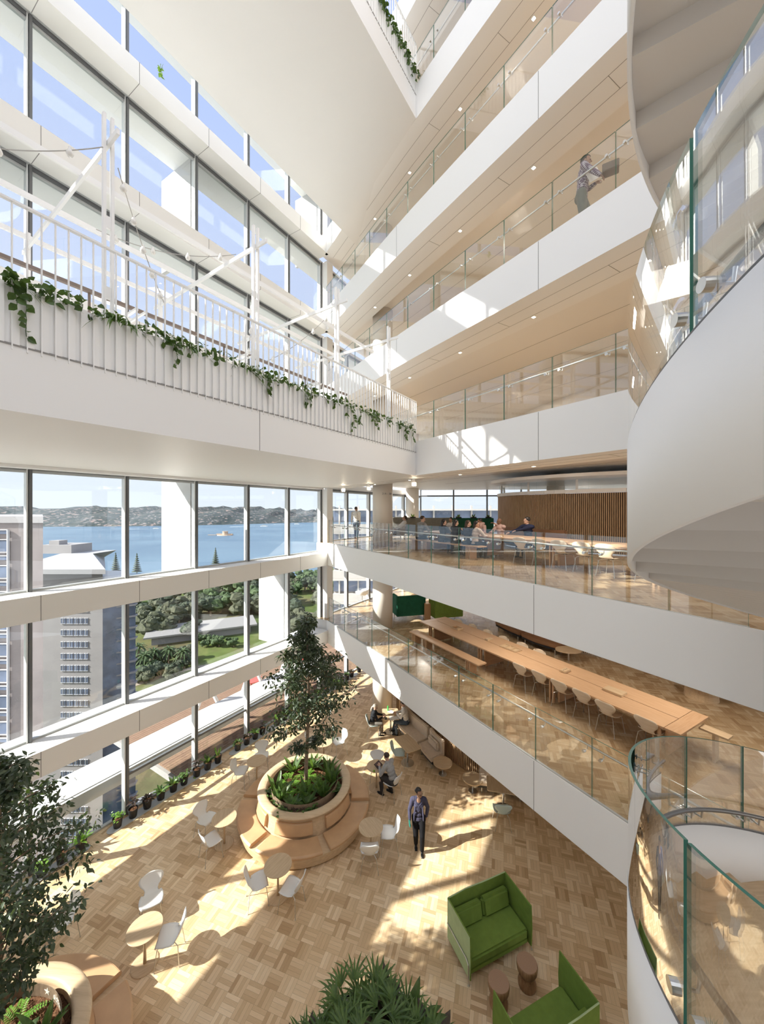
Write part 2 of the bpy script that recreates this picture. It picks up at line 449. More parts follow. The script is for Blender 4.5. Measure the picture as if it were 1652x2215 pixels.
# --- white pier where the facade meets the balconies
mb = MB()
for z0, z1 in ((ZB - .45, ZC - 1.07), (ZC - .45, ZD - 1.07), (ZD, ZE - 1.07), (ZE - .45, ZF - 1.07), (ZF - .45, ZG - 1.07), (ZG - .45, ZH - 1.07)):
    mb.prism([fac(6.70, .05, 0), fac(7.15, .05, 0), fac(7.15, .45, 0), fac(6.70, .45, 0)], z0, z1)
structure('wall_corner_pier', mb, M['panel'])
# --- windows: pane, mullion and head frame of every bay
wn = 0
for li, (zl, k0, k1) in enumerate(((ZA, -5, 8), (ZB, -6, 8), (ZC, -7, 8), (ZD, -5, 5), (ZE, -5, 5), (ZF, -6, 5), (ZG, -7, 5), (ZH, -7, 5))):
    for k in range(k0, k1):
        wn += 1
        z0 = zl + .0 if (zl == ZA or (k >= 3 and zl in (ZB, ZC))) else (zl - .45)
        z1 = zl + 3.8 - 1.07
        if k == 7: s1 = 8.3 * BAY
        else: s1 = (k + 1) * BAY
        s0 = k * BAY
        mb = MB().prism([fac(s0 + .05, -.012, 0), fac(s1 - .05, -.012, 0), fac(s1 - .05, .012, 0), fac(s0 + .05, .012, 0)], z0 + .03, z1 - .03)
        w = structure('window_%d' % wn, mb, M['glass'])
        # mullion: dark outer section, pale inner section
        mu = MB()
        mu.prism([fac(s0 - .045, -.10, 0), fac(s0 + .045, -.10, 0), fac(s0 + .045, .05, 0), fac(s0 - .045, .05, 0)], z0, z1, 0)
        mu.prism([fac(s0 - .03, .05, 0), fac(s0 + .03, .05, 0), fac(s0 + .03, .13, 0), fac(s0 - .03, .13, 0)], z0, z1, 1)
        mu.prism([fac(s0 - .075, -.10, 0), fac(s0 - .045, -.10, 0), fac(s0 - .045, .09, 0), fac(s0 - .075, .09, 0)], z0, z1, 2)
        tag(mu.build('mullion', [M['alu'], M['alud'], M['lightalu']], w), kind='structure')
        hf = MB()
        hf.prism([fac(s0 + .045, -.04, 0), fac(s1 - .075, -.04, 0), fac(s1 - .075, .09, 0), fac(s0 + .045, .09, 0)], z1 - .10, z1 - .002, 0)
        hf.prism([fac(s0 + .045, -.03, 0), fac(s1 - .075, -.03, 0), fac(s1 - .075, .05, 0), fac(s0 + .045, .05, 0)], z1 - .17, z1 - .10, 1)
        hf.prism([fac(s0 + .045, -.05, 0), fac(s1 - .075, -.05, 0), fac(s1 - .075, .06, 0), fac(s0 + .045, .06, 0)], z0, z0 + .05, 1)
        if zl == ZA and k >= -1:
            hf.prism([fac(s0 + .045, -.04, 0), fac(s1 - .075, -.04, 0), fac(s1 - .075, .05, 0), fac(s0 + .045, .05, 0)], 1.12, 1.19, 0)
        tag(hf.build('window_frame', [M['alud'], M['alu']], w), kind='structure')
structure('sun_block_wall', MB().prism([fac(-42, -.1, 0), fac(-12.3, -.1, 0), fac(-12.3, .1, 0), fac(-42, .1, 0)], 0, 32).prism([fac(-12.3, -.1, 0), fac(6.4, -.1, 0), fac(6.4, .1, 0), fac(-12.3, .1, 0)], 29.34, 36), M['panel'])  # unseen solid panels added to keep sun off the stair and upper fascias
structure('sky_block_wall', MB().box((0, -7, 10), (32, .3, 20)), plain('sky_block_paint', (.62, .57, .51), .7))  # unseen wall added behind the camera to cut the sky fill
# --- outside: horizontal sun hoods and deep white fins
for zl in (ZB, ZC, ZD, ZE, ZF, ZG, ZH):
    zb = zl - 1.07
    mb = MB().prism([fac(-17, -1.15, 0), fac(18, -1.15, 0), fac(18, -.11, 0), fac(-17, -.11, 0)], zb - .0, zb + .30)
    structure('exterior_sun_hood_trim', mb, M['hood'])
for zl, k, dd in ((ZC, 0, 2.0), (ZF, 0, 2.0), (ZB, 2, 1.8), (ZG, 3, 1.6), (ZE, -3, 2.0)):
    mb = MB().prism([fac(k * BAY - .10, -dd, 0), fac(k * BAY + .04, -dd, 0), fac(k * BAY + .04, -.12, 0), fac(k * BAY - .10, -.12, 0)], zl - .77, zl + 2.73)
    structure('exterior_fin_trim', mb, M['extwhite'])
# --- atrium-level exterior: white sunshade ledge, timber deck
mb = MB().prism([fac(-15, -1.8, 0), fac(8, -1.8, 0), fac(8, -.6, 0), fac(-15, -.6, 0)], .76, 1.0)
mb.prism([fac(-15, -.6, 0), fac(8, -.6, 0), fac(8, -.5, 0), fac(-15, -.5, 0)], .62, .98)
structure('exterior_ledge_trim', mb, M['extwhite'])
deckm = wood('deck_timber', (.17, .105, .07), (.27, .175, .12), .7, 1, 0)
mb = MB()
for j in range(44):
    d = -.25 - j * .142
    mb.prism([fac(-.4, d, 0), fac(17, d, 0), fac(17, d - .13, 0), fac(-.4, d - .13, 0)], -.16, -.1)
structure('exterior_deck_floor', mb, deckm)
mb = MB().prism([fac(-.5, -.2, 0), fac(17, -.2, 0), fac(17, -6.6, 0), fac(-.5, -6.6, 0)], -.4, -.17)
structure('exterior_deck_slab', mb, M['joint'])
mb = MB()
for s in (1.0, 3.4, 5.8):
    mb.bar(fac(s, -2.2, -.1), fac(s + .9, -2.2, 1.9), .16, .1); mb.bar(fac(s + 1.8, -2.2, -.1), fac(s + .9, -2.2, 1.9), .16, .1)
structure('exterior_frame_trim', mb, M['white'])
# --- terraces
TE = [Vector(p) for p in ((-7.0, -0.1), (-4.18, 4.10), (1.09, 11.97))]
def tline(Y):
    return Vector((-6.927 + .67 * Y, Y))
TD = Vector((.5566, .8308)); TN = Vector((.8308, -.5566))   # along / outwards to the void
def tp(Y, off, z):
    p = tline(Y) + TN * off
    return Vector((p.x, p.y, z))
Y0, Y1 = -1.5, 11.96
def terrace(zl, back):
    zb = zl - 1.08
    mb = MB()
    a, b = tline(Y0), tline(Y1)
    if back:   # free rear edge 2.2 m off the glass
        r0, r1 = fac(-16, 2.2, 0).to_2d(), fac(6.6, 2.35, 0).to_2d()
    else:
        r0, r1 = fac(-16, .04, 0).to_2d(), fac(6.45, .04, 0).to_2d()
    mb.prism([a - TN * .03, b - TN * .03, Vector((-.3, 14.3)), r1, r0], zb, zl - .02, 0)
    t = structure('terrace_floor', mb, M['panel'])
    fc = MB().prism([a, b, b - TN * .03, a - TN * .03], zb, zl - .34)
    tag(fc.build('edge_fascia', M['panel'], t), kind='structure')
    jn = MB()
    for Yj in (6.95, 2.4):
        jn.bar(tp(Yj, .001, zb), tp(Yj, .001, zl - .34), .012, .004, up=(TN.x, TN.y, 0))
    jn.bar(tp(Y0, .001, zl - .335), tp(Y1, .001, zl - .335), .02, .02)
    tag(jn.build('panel_joint', M['joint'], t), kind='structure')
    if not back:
        st = MB().prism([fac(-15, .04, 0), fac(6.4, .04, 0), fac(6.4, .5, 0), fac(-15, .5, 0)], zb - .075, zb - .001)
        tag(st.build('head_trim', M['white'], t), kind='structure')
    return t
terrace(ZD, False); terrace(ZG, True)
def rail(zl, lab, Ya):
    root = thing('terrace_railing', lab, 'railing', tp(6, 0, zl - .34))
    o = tp(6, 0, zl - .34)
    def L(Y, off, z): return tp(Y, off, z) - o
    # folded trough front
    mb = MB(); n = int((Y1 - Ya) / .0525)
    for i in range(n):
        ya = Ya + (Y1 - Ya) * i / n; yb = Ya + (Y1 - Ya) * (i + 1) / n
        of = (-.02 if i % 2 else .012)
        mb.prism([L(ya, of, 0), L(yb, of, 0), L(yb, -.05, 0), L(ya, -.05, 0)], zl - .33 - o.z, zl + .34 - o.z)
    mb.build('planter_trough_front', M['panel'], root)
    mb = MB(); mb.bar(L(Ya, -.34, zl + .0), L(Y1 - .25, -.34, zl + .0), .02, .6)
    mb.build('planter_trough_back', M['panel'], root)
    mb = MB(); mb.bar(L(Ya, -.19, zl + .24), L(Y1 - .2, -.19, zl + .24), .28, .06)
    mb.build('soil', M['soil'], root)
    m = int((Y1 - Ya) / .105)
    me = None
    for i in range(m + 1):
        y = Ya + (Y1 - Ya) * i / m; p = L(y, 0, 0)
        if me is None:
            b0 = MB().box((0, 0, 0), (.03, .012, 1.66), rz=atan2(TN.y, TN.x)).build('baluster', M['white'], root)
            b0.location = (p.x, p.y, zl + .44 - o.z); me = b0
        else:
            b = me.copy(); COL.objects.link(b); b.parent = root; b.location = (p.x, p.y, zl + .44 - o.z)
    MB().bar(L(Ya, 0, zl + 1.265), L(Y1, 0, zl + 1.265), .05, .025).build('top_rail', M['white'], root)
    return root
rail(ZD, 'white vertical-bar railing over the ribbed planter trough of the lower terrace', 2.6)
rail(ZG, 'white vertical-bar railing of the upper terrace at the top of the atrium', 6.0)
# --- pergola on the lower terrace
pg = thing('pergola_frame', 'white timber pergola of paired posts, crossbeams and purlins behind the terrace railing', 'pergola', tp(7, -.45, ZD))
PO = tp(7, -.45, ZD)
PY = [3.02, 5.08, 7.16, 9.20, 11.2]
def pq(Y, off, z): return tp(Y, off, z) - PO
for Y in PY:
    mb = MB()
    for s in (-.05, .05):
        a = pq(Y, -.45, ZD) + Vector((TD.x, TD.y, 0)) * s
        mb.bar(a, a + Vector((0, 0, 3.42)), .038, .06, up=(TN.x, TN.y, 0))
    for z in (.9, 1.9):
        a = pq(Y, -.45, ZD + z); mb.box(a, (.05, .06, .16), rz=atan2(TN.y, TN.x))
    mb.build('post', M['white'], pg)
    mb = MB(); mb.bar(pq(Y, -.12, ZD + 3.02), pq(Y, -4.5, ZD + 3.02), .04, .075)
    mb.build('crossbeam', M['white'], pg)
    if Y > 4:
        mb = MB()
        a = pq(Y, -4.2, ZD); mb.bar(a, a + Vector((0, 0, 3.3)), .07, .09, up=(TN.x, TN.y, 0))
        mb.build('rear_post', M['white'], pg)
for off in (-1.5, -2.75, -4.05):
    mb = MB(); mb.bar(pq(.5, off, ZD + 3.13), pq(11.75, off, ZD + 3.13), .05, .09)
    mb.build('purlin', M['white'], pg)
for Y in (3.6, 5.9, 7.9, 9.9):
    mb = MB(); mb.bar(pq(Y, -1.9, ZD + 1.55), pq(Y, -2.6, ZD + 1.55), .05, .04); mb.bar(pq(Y + .12, -1.9, ZD + 1.55), pq(Y + .12, -2.6, ZD + 1.55), .03, .04)
    mb.build('bracket_arm', M['white'], pg)
hr = MB(); hr.bar(tp(0, -2.3, ZD + 1.72), tp(11.4, -2.3, ZD + 1.72), .07, .06)
for Y in (1, 3.2, 5.4, 7.6, 9.8): hr.bar(tp(Y, -2.3, ZD), tp(Y, -2.3, ZD + 1.72), .03, .03)
tag(hr.build('leaning_rail', plain('bronze_rail', (.22, .17, .14), .5)), 'dark bronze leaning rail running behind the white balusters of the lower terrace', 'rail')
# festoon lights
fs = thing('festoon_lights', 'string of frosted bulbs looped between the white pergola posts', 'string lights', tp(7, -.3, ZD))
FO = tp(7, -.3, ZD)
cab = MB(); bl = []
def loop(a, b, sag, n):
    pts = [a.lerp(b, i / 20) - Vector((0, 0, sag * 4 * (i / 20) * (1 - i / 20))) for i in range(21)]
    cab.tube([p - FO for p in pts], .007, 5)
    for i in range(n):
        t = (i + .5) / n; p = a.lerp(b, t) - Vector((0, 0, sag * 4 * t * (1 - t))); bl.append(p - FO)
loop(tp(5.0, -.35, ZD + 2.85), tp(3.0, -2.2, ZD + 2.6), .3, 4)
loop(tp(5.15, -.35, ZD + 2.7), tp(5.9, -.9, ZD + 1.35), .1, 5)
loop(tp(3.0, -3.4, ZD + 1.25), tp(9.0, -3.4, ZD + 1.2), .25, 8)
loop(tp(7.0, -.8, ZD + 2.9), tp(5.4, -2.0, ZD + 2.7), .2, 4)
loop(tp(9.1, -.5, ZD + 2.8), tp(8.0, -1.4, ZD + 1.3), .15, 5)
loop(tp(7.2, -.5, ZD + 2.8), tp(7.6, -1.4, ZD + 1.2), .12, 4)
cab.build('cable', plain('cable_grey', (.45, .43, .40), .6), fs)
b0 = None
for p in bl:
    if b0 is None:
        b0 = MB().lathe([(.001, .05), (.016, .045), (.018, .02), (.035, -.01), (.045, -.045), (.03, -.08), (.001, -.09)], 10).build('bulb', M['bulb'], fs, smooth=True)
        b0.location = p
    else:
        b = b0.copy(); COL.objects.link(b); b.parent = fs; b.location = p
# --- glass balustrades
def panel(mb, a, b, z0, z1, nrm, t=.018):
    a = Vector(a); b = Vector(b); n = Vector((nrm.x, nrm.y, 0)) * t / 2
    def q(p, z, s): return Vector((p.x, p.y, z)) + n * s
    mb.add([q(a, z0, 1), q(b, z0, 1), q(b, z1, 1), q(a, z1, 1)], [(0, 1, 2, 3)], 0)
    mb.add([q(a, z0, -1), q(b, z0, -1), q(b, z1, -1), q(a, z1, -1)], [(3, 2, 1, 0)], 0)
    mb.add([q(a, z0, 1), q(a, z0, -1), q(a, z1, -1), q(a, z1, 1)], [(0, 1, 2, 3)], 1)
    mb.add([q(b, z0, 1), q(b, z0, -1), q(b, z1, -1), q(b, z1, 1)], [(3, 2, 1, 0)], 1)
    mb.add([q(a, z1, 1), q(b, z1, 1), q(b, z1, -1), q(a, z1, -1)], [(0, 1, 2, 3)], 1)
def balustrade(zl, edge, lab):
    E0 = edge_at(edge, 10.0)
    root = thing('glass_balustrade', lab, 'balustrade', (E0.x, E0.y, zl))
    o = Vector((E0.x, E0.y))
    Ys = [18.30, 17.84, 16.76, 15.68, 14.60, 13.52, 12.42, 11.33, 10.25, 9.17, 8.10, 7.02, 5.94, max(edge[-1].y, 5.12)]
    rp = []
    for i, (ya, yb) in enumerate(zip(Ys, Ys[1:])):
        a, b = edge_at(edge, ya) + INW * .04 - o, edge_at(edge, yb) + INW * .04 - o
        d = (b - a).normalized()
        mb = MB(); panel(mb, a + d * .008, b - d * .008, .0, 1.14, INW)
        mb.build('glass_panel', [M['clear'], M['gedge']], root)
        for q, s in ((a, .16), (b, -.16)):
            p = q + d * s
            br = MB()
            c = Vector((p.x, p.y, .80))
            nn = Vector((INW.x, INW.y, 0))
            br.tube([c - nn * .03, c + nn * .03], .028, 10)
            br.tube([c + nn * .03, c + nn * .10, c + nn * .115 + Vector((0, 0, .06))], .008, 6)
            br.build('rail_bracket', M['steel'], root)
        rp.append(a + INW * .115)
    rp.append(b + INW * .115)
    MB().tube([(p.x, p.y, .885) for p in rp], .021, 10).build('handrail', M['steel'], root, smooth=True)
    ch = MB(); q = [edge_at(edge, y) + INW * .04 - o for y in Ys]
    for a, b in zip(q, q[1:]): ch.bar((a.x, a.y, .006), (b.x, b.y, .006), .05, .014)
    ch.build('base_channel', M['alu'], root)
balustrade(ZB, LOW, 'glass balustrade along the balcony of the long empty oak table, lowest of the stack')
balustrade(ZC, LOW, 'glass balustrade in front of the people meeting, level with the harbour view')
balustrade(ZD, UP, 'glass balustrade on the balcony that carries the cross-shaped shadow')
balustrade(ZE, UP, 'glass balustrade in front of the man in the plaid shirt')
balustrade(ZF, UP, 'glass balustrade on the balcony above the man in the plaid shirt')
balustrade(ZG, UP, 'glass balustrade of the highest balcony beside the upper hanging plants')
# --- slatted timber walls
def catmull(P, n=12):
    P = [Vector(p) for p in P]; out = []
    Q = [2 * P[0] - P[1]] + P + [2 * P[-1] - P[-2]]
    for i in range(1, len(Q) - 2):
        for k in range(n):
            t = k / n; a, b, c, d = Q[i - 1], Q[i], Q[i + 1], Q[i + 2]
            out.append(.5 * ((2 * b) + (c - a) * t + (2 * a - 5 * b + 4 * c - d) * t * t + (3 * b - a - 3 * c + d) * t ** 3))
    out.append(P[-1]); return out
def resample(P, step):
    out = [P[0]]; acc = 0
    for a, b in zip(P, P[1:]):
        L = (b - a).length; t = step - acc
        while t <= L:
            out.append(a.lerp(b, t / L)); t += step
        acc = (acc + L) % step
    return out
def slatwall(name, pts, z0, z1, side):
    P = resample(catmull(pts), .066); mb = MB()
    for i, p in enumerate(P[:-1]):
        d = (P[i + 1] - p).normalized(); n = Vector((d.y, -d.x)) * side
        mb.box((p.x + n.x * .03, p.y + n.y * .03, (z0 + z1) / 2), (.036, .05, z1 - z0), rz=atan2(d.y, d.x))
    w = structure(name, mb, M['slat'])
    bk = MB(); B = P[::4] + [P[-1]]
    for a, b in zip(B, B[1:]):
        d = (b - a).normalized(); n = Vector((d.y, -d.x)) * side
        bk.prism([a, b, b - n * .08, a - n * .08], z0, z1)
    tag(bk.build('wall_backing', M['slatback'], w), kind='structure')
WALLBC = ((6.4, 19.6), (5.75, 18.4), (5.75, 17.0), (6.3, 15.7), (7.0, 14.75), (8.18, 13.7), (9.0, 13.1), (11, 12.0), (13.5, 11.4))
WALLA = ((.72, 17.4), (1.14, 16.35), (1.78, 15.12), (2.42, 14.02), (3.14, 13.2), (4.4, 12.75), (6, 12.2), (8, 11.8), (10.5, 11.6))
slatwall('wall_slatted_atrium', WALLA, .03, 2.9, 1)
slatwall('wall_slatted_balcony', WALLBC, ZB + .03, ZB + 3.1, 1)
slatwall('wall_slatted_meeting', WALLBC, ZC + .03, ZC + 2.26, 1)
mb = MB(); B = resample(catmull(WALLBC), .4)
for a, b in zip(B, B[1:]): mb.bar((a.x, a.y, ZC + 2.34), (b.x, b.y, ZC + 2.34), .18, .14)
structure('trim_bulkhead', mb, M['white'])
cl = MB()
for a, b in zip(B, B[1:]): cl.bar((a.x, a.y, ZC + 2.6), (b.x, b.y, ZC + 2.6), .02, .38)
structure('wall_clerestory_glass', cl, M['glass'])
cl = MB()
for p in B[::5]: cl.box((p.x, p.y, ZC + 2.6), (.07, .07, .40))
structure('trim_clerestory', cl, M['white'])
mb = MB(); mb.prism([p for p in catmull(((5.0, 17.2), (5.3, 15.6), (6.4, 14.0), (8, 12.7), (11, 11.2), (13, 11), (13, 16), (8, 19), (5.6, 18.6)))], ZC + 2.83, ZC + 2.95)
structure('ceiling_raft', mb, M['ceil'])
mb = MB()
mb.prism([Vector((4.0, 17.6)), Vector((4.0, 18.2)), Vector((15, 13)), Vector((15, 12.4))], ZD + .02, ZD + 1.05)
structure('wall_ribbed_counter', mb, M['slat'])
# --- rear and inner walls behind the balconies
for zl in (ZD, ZE, ZF, ZG):
    mb = MB()
    c = catmull([(7.4, 24.5), (8.2, 19), (10.2, 14.5), (13, 11), (16, 8)], 6)
    for a, b in zip(c, c[1:]):
        d = (b - a).normalized(); n = Vector((-d.y, d.x)) * .15
        mb.prism([a, b, b + n, a + n], zl + .001, zl + 3.8 - .621)
    structure('wall_inner', mb, M['warm'])
for zl in (ZB, ZC, ZD, ZE):
    mb = MB(); 
    for i in range(7):
        a = Vector((3.0, 29.05)).lerp(Vector((18, 27.5)), i / 6)
        mb.box((a.x, a.y, zl + 1.6), (.09, .14, 3.15))
    for z in (.06, 2.72): mb.bar((3.0, 29.05, zl + z), (18, 27.5, zl + z), .14, .1)
    w = structure('window_rear_frame', mb, M['alud'])
    g = MB().prism([Vector((3, 29.04)), Vector((18, 27.49)), Vector((18, 27.51)), Vector((3, 29.06))], zl + .1, zl + 2.7)
    tag(g.build('pane', M['glass'], w), kind='structure')
structure('wall_rear_atrium', MB().prism([Vector((3, 29)), Vector((14, 28)), Vector((14, 28.3)), Vector((3, 29.3))], 0, 2.7), M['warm'])
# --- helical stair
def zb_of(a): return -.45 + (a - 147) * .0172 + HE
def sp(a, r, z):
    return Vector((STC.x + r * cos(radians(a)), STC.y + r * sin(radians(a)), z))
def stair(dz, a0, a1, lab, glass_cut, steps=True):
    root = thing('spiral_stair', lab, 'staircase', (STC.x, STC.y, 0))
    o = Vector((STC.x, STC.y, 0))
    N = 60; th = .035
    mb = MB(); vs = []
    for i in range(N + 1):
        a = a0 + (a1 - a0) * i / N; z = zb_of(a) + dz
        vs += [sp(a, STR, z) - o, sp(a, STR - th, z) - o, sp(a, STR - th, z + .99) - o, sp(a, STR, z + .99) - o]
    fs = [(4 * i + j, 4 * i + (j + 1) % 4, 4 * i + 4 + (j + 1) % 4, 4 * i + 4 + j) for i in range(N) for j in range(4)] + [(0, 1, 2, 3), (4 * N + 3, 4 * N + 2, 4 * N + 1, 4 * N)]
    mb.add(vs, fs); mb.build('stringer', M['white'], root, smooth=False)
    for p in root.children: p.data.polygons.foreach_set('use_smooth', [True] * len(p.data.polygons)); p.data.update()
    mb = MB()
    vs = []
    for i in range(N + 1):
        a = a0 + (a1 - a0) * i / N; z = zb_of(a) + dz + .99
        vs += [sp(a, STR - .005, z) - o, sp(a, STR - .03, z) - o, sp(a, STR - .03, z + .02) - o, sp(a, STR - .005, z + .02) - o]
    mb.add(vs, fs); mb.build('glazing_channel', M['alud'], root)
    # treads with stepped undersides, shade put into their greyer colour
    da = 9.4
    if steps:
        a = a0
        while a < a1 - .1:
            ae = min(a + da, a1); zt = zb_of(a) + dz + .42
            mb = MB(); mb.sector([(1.5, zt - .06), (STR - th, zt - .06), (STR - th, zt), (1.5, zt)], radians(a), radians(ae), 3)
            mb.build('tread', M['oak'], root)
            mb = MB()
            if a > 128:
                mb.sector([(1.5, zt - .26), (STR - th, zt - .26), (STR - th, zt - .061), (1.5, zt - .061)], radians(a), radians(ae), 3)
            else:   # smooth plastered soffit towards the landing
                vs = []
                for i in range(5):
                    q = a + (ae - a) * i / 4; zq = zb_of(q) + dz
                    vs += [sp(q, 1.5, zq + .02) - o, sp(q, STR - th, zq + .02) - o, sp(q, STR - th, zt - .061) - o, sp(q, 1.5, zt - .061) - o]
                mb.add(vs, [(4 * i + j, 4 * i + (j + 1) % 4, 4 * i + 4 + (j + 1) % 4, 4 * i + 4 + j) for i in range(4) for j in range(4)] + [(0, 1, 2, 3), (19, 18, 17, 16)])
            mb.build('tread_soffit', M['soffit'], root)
            a += da
    # curved glass
    for ga, gb in glass_cut:
        n = 22; mb = MB(); t = .011
        for r, flip in ((STR - .018 + t, 0), (STR - .018 - t, 1)):
            vs = []
            for i in range(n + 1):
                a = ga + (gb - ga) * i / n; z = zb_of(a) + dz
                vs += [sp(a, r, z + .96) - o, sp(a, r, z + 2.06) - o]
            f = [(2 * i, 2 * i + 2, 2 * i + 3, 2 * i + 1) for i in range(n)]
            mb.add(vs, f, 0)
        for a in (ga, gb):
            z = zb_of(a) + dz
            mb.add([sp(a, STR - .018 + t, z + .96) - o, sp(a, STR - .018 - t, z + .96) - o, sp(a, STR - .018 - t, z + 2.06) - o, sp(a, STR - .018 + t, z + 2.06) - o], [(0, 1, 2, 3)], 1)
        vs = []
        for i in range(n + 1):
            a = ga + (gb - ga) * i / n; z = zb_of(a) + dz + 2.06
            vs += [sp(a, STR - .018 + t, z) - o, sp(a, STR - .018 - t, z) - o]
        mb.add(vs, [(2 * i, 2 * i + 2, 2 * i + 3, 2 * i + 1) for i in range(n)], 1)
        g = mb.build('curved_glass_panel', [M['curve'], M['gedge']], root, smooth=True)
        for a in (ga + 1.6, gb - 1.6):
            z = zb_of(a) + dz + 1.16
            br = MB()
            d = Vector((cos(radians(a)), sin(radians(a)), 0)); c = sp(a, STR - .018, z) - o
            br.tube([c - d * .035, c + d * .035], .038, 16)
            br.tube([c - d * .035, c - d * .11, c - d * .12 + Vector((0, 0, .08))], .011, 8)
            br.build('rail_bracket', M['steel'], root)
    pts = [sp(a, STR - .14, zb_of(a) + dz + 1.26) - o for a in [a0 + 2 + (a1 - a0 - 4) * i / 40 for i in range(41)]]
    MB().tube(pts, .024, 10).build('handrail', M['steeld'], root, smooth=True)
    return root
stair(0, 82, 200, 'white helical stair flight sweeping down past the camera with curved glass above its band', [(90.0, 110), (110.3, 130), (130.3, 169.7), (170.2, 200)])
stair(4.35, 82, 200, 'white helical stair flight at the top right seen from beneath', [(90, 130), (130.3, 170)])
stair(-3.8, 82, 200, 'glass-walled helical stair flight descending at the lower right corner', [(84, 97), (97.3, 113), (113.3, 130), (130.3, 168.8), (169.3, 200)])
# --- lamps
def downlight(p, lab, grp):
    r = thing('downlight', lab, 'ceiling light', p, rz=.55, group=grp)
    mb = MB()
    for sx, sy, w, h in ((0, .045, .1, .012), (0, -.045, .1, .012), (.045, 0, .012, .1), (-.045, 0, .012, .1)):
        mb.box((sx, sy, -.004), (w, h, .008))
    mb.build('trim_ring', M['white'], r)
    MB().box((0, 0, -.002), (.075, .075, .004)).build('lens', M['lamp'], r)
nm = {ZD: 'cross-shadow', ZE: 'plaid-shirt man', ZF: 'second highest', ZG: 'highest'}
for zl in (ZD, ZE, ZF, ZG):
    for i, Y in enumerate((6.9, 9.05, 11.2, 13.4, 15.6)):
        p = edge_at(UP, Y) + INW * .95
        downlight((p.x, p.y, zl - 1.07), 'square recessed downlight under the %s balcony, %s from the spiral stair' % (nm[zl], ORD[i]), 'square downlights in the balcony soffits')
def spot(px, py, Y, lab):
    p = at_depth(px, py, Y); zt = ZD - 1.08
    r = thing('ceiling_spotlight', lab, 'spotlight', (p.x, p.y, zt), group='spotlights under the lower terrace')
    MB().box((0, 0, -.05), (.09, .09, .1)).build('mount', M['panel'], r)
    mb = MB(); mb.box((0, 0, -.19), (.2, .12, .18)); mb.build('housing', M['panel'], r, bevel=.01)
    MB().box((.02, -.0625, -.19), (.13, .006, .11)).build('lens', M['lamp'], r)
spot(742, 1052, 17.0, 'small white ceiling spotlight above the standing man by the window')
spot(797, 1050, 15.8, 'small white ceiling spotlight just left of the round column top')
spot(894, 1041, 13.2, 'small white ceiling spotlight below the railing corner, right of the column')
# lettering on the column
def text_mesh(body, size, mat, name, parent=None):
    cu = bpy.data.curves.new(name, 'FONT'); cu.body = body; cu.size = size; cu.extrude = .002; cu.align_x = 'CENTER'; cu.align_y = 'CENTER'
    o = bpy.data.objects.new(name + '_curve', cu); COL.objects.link(o)
    bpy.context.view_layer.update()
    dg = bpy.context.evaluated_depsgraph_get()
    me = bpy.data.meshes.new_from_object(o.evaluated_get(dg)); me.name = name
    bpy.data.objects.remove(o)
    me.materials.clear(); me.materials.append(mat)
    q = bpy.data.objects.new(name, me); COL.objects.link(q)
    if parent: q.parent = parent
    return q
t = text_mesh('21A \u2013 30B', .12, plain('sign_grey', (.2, .2, .2), .7), 'column_lettering')
for v in t.data.vertices:
    a = -pi / 2 + .50 + v.co.x / .46
    y = v.co.y; dz = v.co.z
    v.co = Vector((.03 + (.463 + dz) * cos(a), 17.3 + (.463 + dz) * sin(a), 9.96 + y))
tag(t, 'small grey level lettering near the top of the round column', 'sign')
# ================================================================== EXTERIOR
ZSEA, ZLAND = -101.0, -97.0
t = NT('harbour_water')
f = t.noise(.02, 4, t.obj()); f2 = t.noise(.004, 3, t.obj())
watm = t.bsdf(t.ramp(f2, [(.35, (.070, .125, .185)), (.65, (.10, .165, .225))]), .45, .3, bump=f, bstr=.25)
structure('sea', MB().add([(-9000, 60, ZSEA), (9000, 60, ZSEA), (9000, 14000, ZSEA), (-9000, 14000, ZSEA)], [(0, 1, 2, 3)]), watm)
t = NT('park_ground')
o = t.obj()
f = t.noise(.012, 4, o, .55); f2 = t.noise(.12, 4, o)
c = t.ramp(f, [(.36, (.05, .08, .025)), (.50, (.09, .125, .035)), (.58, (.12, .12, .055)), (.66, (.09, .075, .045))])
parkm = t.bsdf(t.mix(.4, c, t.ramp(f2, [(.3, (.55, .55, .55)), (.7, (1.2, 1.2, 1.2))]), 'MULTIPLY'), .95, .1)
shore = [(-520, 10), (-520, 250), (-330, 500), (-170, 560), (-120, 640), (-60, 760), (0, 720), (60, 600), (160, 640), (300, 560), (520, 500), (520, 10)]
structure('land', MB().prism([Vector(p) for p in shore], ZSEA - 2, ZLAND), parkm)
pathm = plain('path_tan', (.27, .235, .20), .9, .1)
mb = MB()
for pl in (((-160, 215), (-130, 250), (-95, 262), (-60, 255), (-30, 265)), ((-140, 205), (-118, 228), (-100, 262)), ((-100, 400), (-50, 380), (10, 400), (60, 390))):
    q = catmull(pl, 6)
    for a, b in zip(q, q[1:]): mb.bar((a.x, a.y, ZLAND + .1), (b.x, b.y, ZLAND + .1), 4, .2)
structure('path', mb, pathm)
roadm = plain('road_grey', (.22, .22, .23), .9, .1)
structure('road', MB().bar((-150, 120, ZLAND + .2), (60, 330, ZLAND + .2), 22, .3).bar((-110, 110, ZLAND + .25), (30, 250, ZLAND + .25), 10, .3), roadm)
